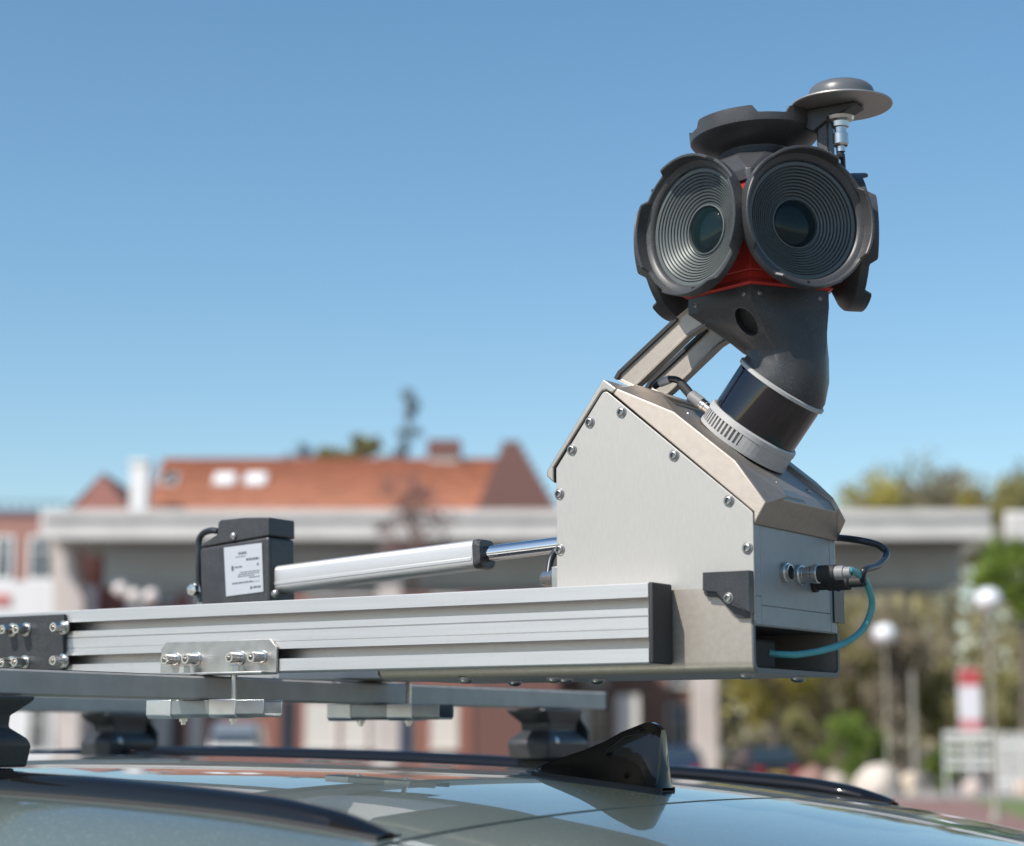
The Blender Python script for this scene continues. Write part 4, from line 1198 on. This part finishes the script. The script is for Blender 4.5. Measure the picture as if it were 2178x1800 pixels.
# lens shields
def shield_mesh():
    bm = NB(); N = 180
    def hz(a):                                     # rim height: four raised petals
        d = abs(((math.degrees(a)+45) % 90)-45)
        t = min(1, max(0, (33-d)/6.))
        return .0015+.0095*t*t*(3-2*t)
    rows = [('o', .044, -.030), ('o', .050, -.0265), ('o', .064, -.0215), ('o', .0795, -.0125), ('o', .0830, -.0085), ('o', .0836, -.004)]
    rings = []
    for _, r, h in rows: rings.append([Vector((r*math.cos(2*math.pi*i/N), r*math.sin(2*math.pi*i/N), h)) for i in range(N)])
    def ring(fr, fh): return [Vector((fr(2*math.pi*i/N)*math.cos(2*math.pi*i/N), fr(2*math.pi*i/N)*math.sin(2*math.pi*i/N), fh(2*math.pi*i/N))) for i in range(N)]
    rings.append(ring(lambda a: .0836+.04*(hz(a)-.0015), lambda a: hz(a)-.0008))
    rings.append(ring(lambda a: .0828+.04*(hz(a)-.0015), lambda a: hz(a)))
    rings.append(ring(lambda a: .0806+.05*(hz(a)-.0015), lambda a: hz(a)))
    rings.append(ring(lambda a: .0798+.05*(hz(a)-.0015), lambda a: hz(a)-.001))
    rings.append(ring(lambda a: .0782, lambda a: -.0030))
    rings.append(ring(lambda a: .0735, lambda a: -.0045))
    rings.append(ring(lambda a: .0715, lambda a: -.0062))
    rings.append(ring(lambda a: .0695, lambda a: -.0100))
    loft(bm, rings, caps=False)
    return bm
def baffle_mesh():
    bm = NB()
    prof = [(.0700, -.0100), (.0665, -.0102)]
    n = 10; r0, r1, h0, h1 = .0655, .0305, -.0105, -.0285
    for k in range(n):
        ra = r0+(r1-r0)*k/n; rb = r0+(r1-r0)*(k+1)/n
        ha = h0+(h1-h0)*k/n; hb = h0+(h1-h0)*(k+1)/n
        prof += [(ra, ha), (ra-.0005, ha-.0040), (ra-.0015, ha-.0042), (ra-.0016, ha-.0008), (rb+.0004, hb+.0002)]
    prof += [(.0303, -.0290), (.0300, -.0262), (.0286, -.0258), (.0280, -.0285), (.0276, -.034)]
    lathe(bm, prof, None, 96)
    return bm
def tomesh(bm, name, m, smooth):
    bmesh.ops.recalc_face_normals(bm, faces=bm.faces)
    me = bpy.data.meshes.new(name); bm.to_mesh(me); bm.free(); me.materials.append(m)
    me.shade_smooth(); me.set_sharp_from_angle(angle=R(smooth)); return me
ME_S = tomesh(shield_mesh(), 'lens_shield', BLK2, 28)
ME_B = tomesh(baffle_mesh(), 'baffle', mat('ribbed black baffle', (.125, .130, .130), .36, 0), 20)
bm = NB(); lathe(bm, [(0, -.0072), (.0708, -.0072)], None, 96); ME_G = tomesh(bm, 'cover_glass', GLASS, 30)
if ME_G.polygons[0].normal.z < 0: ME_G.flip_normals()
bm = NB(); lathe(bm, [(.0279, -.0305)]+[(.0279*math.cos(k*math.pi/24), -.0305+.0085*math.sin(k*math.pi/24)) for k in range(1, 12)]+[(0, -.0220)], None, 64); ME_L = tomesh(bm, 'lens', LENS, 60)
bm = NB(); box(bm, (-.0008, -.0800, -.0035), (.0008, -.0735, -.0010)); box(bm, (.0016, -.0800, -.0035), (.0028, -.0735, -.0014)); ME_N = tomesh(bm, 'index_mark', RUB, 30)
bm = NB(); lathe(bm, [(.043, -.066), (.0445, -.062), (.0450, -.034), (.0465, -.028)], None, 48); ME_C = tomesh(bm, 'lens_barrel', BLK2, 30)
def shield(M, label=None):
    o = link('lens_shield', ME_S, None, su, M=wmat(su, M))
    if label: o['label'] = label
    for nm, me in (('baffle', ME_B), ('cover_glass', ME_G), ('lens', ME_L), ('index_mark', ME_N), ('lens_barrel', ME_C)):
        c = bpy.data.objects.new(nm, me); COL.objects.link(c); c.parent = o
    return o
RHO, ZL = .1160, 2.2160
for az in (-108, -36, 36, 108, 180):
    a = R(az)
    nv = Vector((math.cos(a), math.sin(a), 0))
    c = Vector((HC.x-.001, YC, ZL)) + nv*RHO
    # local y = up
    x = Vector((-math.sin(a), math.cos(a), 0))
    M = Matrix(((x.x, 0, nv.x, c.x), (x.y, 0, nv.y, c.y), (0, 1, 0, c.z), (0, 0, 0, 1)))
    shield(M)
tc_ = at(1604, 286, y=YC)
nv = Vector((-.06, .0, 1)).normalized()
M = frame(tc_, nv, (math.cos(R(-3)), math.sin(R(-3)), 0))
shield(M @ Matrix.Scale(.94, 4), 'upward facing lens shield on top of the head')
bm = NB(); lathe(bm, [(.060, 2.306), (.0470, 2.3135), (.0440, 2.322), (.0440, tc_.z-.026)], Matrix.Translation((HC.x-.004, YC, 0)), 48); link('top_collar', bm, BLK2, su)
# satellite aerial on a post at the rear corner of the head
AC = at(1790, 226, y=YC)
an = thing_p = None
Ma = Matrix.Translation(AC)
bm = NB(); lathe(bm, [(0, -.0010), (.0590, -.0010), (.0600, 0), (.0598, .0014), (.0, .0016)], Ma, 72); ad = link('aerial_disc', bm, mat('aerial ground plate', (.40, .375, .35), .42, .6, noise=.05, nscale=40), su, smooth=35)
bm = NB(); lathe(bm, [(.0395, .0014), (.0398, .0090), (.0392, .0150), (.0372, .0200), (.0330, .0240), (.0265, .0268), (.018, .0282), (.009, .0287), (0, .0288)], Ma, 64); link('aerial_dome', bm, CAPG, ad, smooth=60)
pp = at(1756, 300, y=YC)
bm = NB()
prof = [(-.0075, -.010), (.0075, -.010), (.0075, .010), (-.0075, .010)]
poly(bm, [(pp.x+a, YC+b, 2.272) for a, b in prof], (0, 0, AC.z-.010-2.272))
post = link('aerial_post', bm, BLK2, su, bevel=.003, seg=3)
bm = NB()
poly(bm, [(pp.x-.024, YC-.014, AC.z-.0012), (AC.x+.022, YC-.014, AC.z-.0012), (AC.x+.024, YC-.014, AC.z-.0050), (AC.x+.006, YC-.014, AC.z-.0120), (pp.x+.006, YC-.014, AC.z-.020), (pp.x-.010, YC-.014, AC.z-.030), (pp.x-.026, YC-.014, AC.z-.020)], (0, .028, 0)); link('aerial_arm', bm, BLK2, post, bevel=.002)
bm = NB(); lathe(bm, [(.0150, -.0125), (.0165, -.014), (.0150, -.018), (.0105, -.020), (.0100, -.026), (.0072, -.027), (.0072, -.033), (.0092, -.034), (.0094, -.047), (.0082, -.049), (.0052, -.050), (.0052, -.056), (0, -.056)], Matrix.Translation(at(1786, 226, y=YC-.016)), 24); link('aerial_connector', bm, STEEL, ad)
p0 = at(1786, 290, y=YC-.016)
bm = NB(); tube(bm, [p0+Vector((0, 0, .012)), p0+Vector((0, 0, -.02)), at(1791, 334, y=YC-.014)], .0045, 12); link('strain_relief', bm, RUB, ad)
bm = NB(); tube(bm, [at(1790, 326, y=YC-.014), at(1793, 345, y=YC-.01), at(1790, 400, y=YC+.0), at(1750, 470, y=YC)], .003, 10); link('aerial_lead', bm, CABB, ad)
# support arms from the lid to the head
arm = [(1307, 806), (1315, 791.5), (1438, 675), (1467, 651), (1512, 664), (1511, 683), (1464, 713), (1362, 812), (1345, 826)]
for ya in (.117, .1945):
    pts = [at(a, b, y=.117) for a, b in arm]
    pts = [Vector((p.x, ya, p.z)) for p in pts]
    bm = NB(); f0 = poly(bm, pts, (0, .015, 0))
    bmesh.ops.recalc_face_normals(bm, faces=bm.faces)
    bmesh.ops.inset_individual(bm, faces=[f0], thickness=.0042, depth=-.003)
    a_ = link('support_arm', bm, CHAMP, su, bevel=.0008)
    strip = [(1307, 806), (1315, 791.5), (1438, 675), (1443, 681.5), (1321, 797), (1315, 808)]
    pts = [at(a, b, y=.117) for a, b in strip]
    bm = NB(); poly(bm, [Vector((p.x-.0008, ya-.0008, p.z+.0008)) for p in pts], (0, .0166, 0)); link('edge_strip', bm, RUB, a_, bevel=.0005)

# ================================================================== CABLES
def cable(name, label, pts, r, m, cat='cable', n=10):
    base = Vector(pts[0])
    t = thing(name, base, label, cat)
    bm = NB(); tube(bm, pts, r, 14, n); link('jacket', bm, m, t, smooth=60)
    return t
# teal lead plugged into the rear panel
pl = pc+Vector((.010, 0, 0))
te = [pc+Vector((.066, 0, 0)), at(1810, 1213, x=.172), at(1838, 1232, x=.170), at(1853, 1270, x=.168), at(1852, 1302, x=.164), at(1833, 1341, x=.156), at(1797, 1368, x=.146), at(1752, 1383, x=.130), at(1722, 1389, x=.116), at(1690, 1393, x=.108), at(1660, 1392, x=.096), at(1636, 1390, x=.085)]
tc2 = cable('teal_cable', 'teal cable looping from the rear panel plug down into the tray', te, .0040, TEAL)
M = frame(pc, (1, 0, 0))
bm = NB(); lathe(bm, [(.0088, .004), (.0088, .014), (.0102, .015), (.0102, .019), (.0090, .020)], M, 24); lathe(bm, [(.0090, .020), (.0112, .0205), (.0112, .026), (.0098, .027), (0, .027)], M, 24); link('plug_nut', bm, STEEL, tc2)
bm = NB(); lathe(bm, [(.0098, .0268), (.0098, .048), (0, .048)], M, 24); link('plug_body', bm, RUB, tc2)
bm = NB(); lathe(bm, [(.0082, .048), (.0082, .0585), (.0066, .0590), (.0066, .067), (.004, .0675)], M, 24); link('strain_relief', bm, GREYS, tc2)
# black lead from the socket behind it, looping back under the lid
b0 = pc2
bk = [b0+Vector((.062, 0, 0)), at(1838, 1214, x=.176), at(1866, 1204, x=.174), at(1882, 1188, x=.170), at(1884, 1174, x=.165), at(1868, 1160, x=.157), at(1840, 1152, x=.146), at(1810, 1147, x=.128), at(1780, 1144, x=.105), at(1750, 1140, x=.085)]
for i, p in enumerate(bk[1:], 1): pass
tb = cable('black_cable', 'black cable looping from behind the teal plug up to the lid', bk, .0042, CABB)
M = frame(b0, (1, 0, 0))
bm = NB(); lathe(bm, [(.0102, -.001), (.0102, .004), (.0080, .005), (.0080, .018), (.0092, .019), (.0090, .045), (.0062, .047), (.0060, .064), (.004, .065)], M, 24); link('plug_body', bm, RUB, tb)
# scanner lead on the lid
sc = [at(1392, 822, y=.150), at(1404, 815, y=.148), at(1425, 807, y=.146), at(1443, 810, y=.145), at(1456, 824, y=.145), at(1470, 842, y=.145), at(1486, 855, y=.145), at(1504, 868, y=.146)]
tsl = cable('scanner_cable', 'short black lead with silver plug entering the scanner base', sc, .0042, CABB)
bm = NB(); tube(bm, sc[1:3], .0052, 12, smooth=False); link('grey_sleeve', bm, mat('light grey sleeve', (.50, .50, .51), .5), tsl)
bm = NB(); tube(bm, [at(1447, 815, y=.145), at(1458, 827, y=.145), at(1472, 844, y=.145)], .0058, 12); link('bend_relief', bm, RUB, tsl)
d = (sc[7]-sc[5]).normalized()
bm = NB(); lathe(bm, [(.0055, -.002), (.0078, 0), (.0078, .017), (.006, .018)], frame(sc[5], d), 18); link('collar', bm, GREYS, tsl)
bm = NB(); lathe(bm, [(.0070, 0), (.0070, .006), (.0076, .007), (.0076, .011), (.0068, .012), (.0068, .020), (.0078, .021), (.0078, .032), (0, .032)], frame(sc[6], d), 18); link('plug', bm, STEEL, tsl)

# ================================================================== ACTUATOR
A0, A1 = at(600, 1233.5, y=YC), at(1182, 1160, y=YC)
ac = thing('linear_actuator', (A0.x-.05, YC, 1.80), 'linear actuator with black motor housing and silver tube between the rails', 'actuator')
aa = (A1-A0).normalized()
AM = frame(A0, aa, (0, 0, 1))                      # local x up, y sideways, z along the rod
yh = .137
def flat(pxs): return plan(pxs, yh)
bm = NB(); poly(bm, flat([(427, 1296), (424, 1166), (572, 1140.5), (574, 1290)]), (0, .056, 0)); mh = link('motor_housing', bm, BLK, ac, bevel=.005, seg=3)
bm = NB(); poly(bm, flat([(424.5, 1164.5), (427.5, 1158), (462, 1136), (463.5, 1112), (469, 1105.5), (520, 1100.5), (572, 1100), (572.5, 1139)]), (0, .056, 0)); link('motor_cap', bm, BLK, mh, bevel=.004, seg=3)
bm = NB(); pts = [at(a, b, y=yh-.0012) for a, b in ((476, 1165), (556.5, 1154.8), (560, 1258.6), (481, 1268.8))]
poly(bm, pts, (0, .0014, 0)); lab = link('label', bm, LABW, mh, bevel=.0)
bm = NB()
def lq(s0, t0, s1, t1):                            # printed mark on the label, s,t in 0..1 from its top left
    def P(s, t):
        a = pts[0].lerp(pts[1], s); b = pts[3].lerp(pts[2], s)
        return a.lerp(b, t)+Vector((0, -.0003, 0))
    bm.faces.new([bm.verts.new(P(s, t)) for s, t in ((s0, t0), (s1, t0), (s1, t1), (s0, t1))])
for row, (s0, s1, t, h) in enumerate(((.38, .60, .135, .05), (.58, .92, .28, .045), (.30, .56, .22, .015), (.18, .24, .40, .10), (.27, .46, .42, .03), (.86, .91, .40, .05), (.40, .93, .545, .018), (.36, .93, .585, .018), (.34, .78, .625, .018), (.64, .92, .665, .018), (.18, .74, .745, .014), (.18, .92, .765, .010), (.66, .71, .86, .055), (.74, .94, .865, .04))):
    s = s0
    while s < s1:                                  # broken into word-like runs
        wd = random.uniform(.03, .09); lq(s, t, min(s1, s+wd), t+h); s += wd+.014
link('print', bm, INK, lab, smooth=0)
p = at(497, 1141, y=yh); screw(mh, (p.x, yh, p.z), NY, 'dome', s=.62)
p = at(583, 1263, y=yh); screw(mh, (p.x, yh+.002, p.z), NY, 'dome', s=.62)
bm = NB(); tube(bm, [at(424, 1172, y=.150), at(423, 1150, y=.150), at(432, 1135, y=.150), at(448, 1129, y=.150), at(464, 1130, y=.150)], .0045, 10); link('motor_lead', bm, CABB, mh)
bm = NB(); tube(bm, [at(428, 1280, y=.150), at(422, 1230, y=.150), at(424, 1172, y=.150)], .0045, 10); link('motor_lead', bm, CABB, mh)
p = at(418, 1256, y=.150)
bm = NB(); lathe(bm, [(0, -.03), (.006, -.03), (.006, -.004), (.0105, -.004), (.0105, .003), (.0085, .004), (.0085, .011), (0, .012)], frame(p, NY), 6); link('pivot_bolt', bm, STEEL, ac, smooth=0)
bm = NB(); box(bm, (p.x-.004, .155, ZT-.06), (p.x+.06, .175, p.z+.006)); link('pivot_bracket', bm, BRACK, ac, bevel=.002)
L1 = (at(1022, 1180, y=YC)-A0).length
def rr(hx, hy, c, z, n=5):
    out = []
    for cx, cy, a0 in ((hx-c, hy-c, 0), (-hx+c, hy-c, 90), (-hx+c, -hy+c, 180), (hx-c, -hy+c, 270)):
        for k in range(n): 
            a = R(a0+90*k/(n-1)); out.append(AM @ Vector((cx+c*math.cos(a), cy+c*math.sin(a), z)))
    return out
bm = NB(); loft(bm, [rr(.0185, .0185, .008, -.012), rr(.0185, .0185, .008, L1)]); tb_ = link('outer_tube', bm, ALU, ac, smooth=40)
for xo in (-.0065,):
    bm = NB(); box(bm, (xo-.0022, -.0195, -.010), (xo+.0022, -.0183, L1-.002), AM); box(bm, (xo-.0022, .0183, -.010), (xo+.0022, .0195, L1-.002), AM); link('tube_rib', bm, ALU, tb_, bevel=.0004)
bm = NB(); loft(bm, [rr(.0192, .0192, .0082, L1), rr(.0192, .0192, .0082, L1+.006), rr(.0178, .0178, .010, L1+.011)]); link('end_collar', bm, BLK, ac, bevel=.0006)
bm = NB(); lathe(bm, [(.0102, L1), (.0102, (A1-A0).length+.08), (0, (A1-A0).length+.08)], AM, 32); link('rod', bm, CHROME, ac, smooth=40)
p = at(1166, 1232, y=.13)
hb = thing('hinge_bolt', (p.x, .13, p.z), 'shiny hex hinge bolt at the lower front corner of the sensor box', 'bolt')
bm = NB(); lathe(bm, [(0, -.008), (.0085, -.008), (.0095, -.006), (.0095, .005), (0, .005)], frame(p, (1, 0, 0)), 6); link('head', bm, STEEL, hb, smooth=0)
bm = NB(); lathe(bm, [(.0112, .005), (.0112, .018), (0, .018)], frame(p, (1, 0, 0)), 6); link('nut', bm, STEEL, hb, smooth=0)
bm = NB(); box(bm, (p.x+.012, .118, ZT-.06), (p.x+.022, .145, p.z+.014)); link('lug', bm, BRACK, hb, bevel=.001)
cable('hinge_cable', 'short black cable arching beside the sensor box above the hinge bolt', [at(1196, 1158, y=.16), at(1183, 1172, y=.158), at(1172, 1190, y=.15), at(1166, 1224, y=.14)], .0045, CABB)
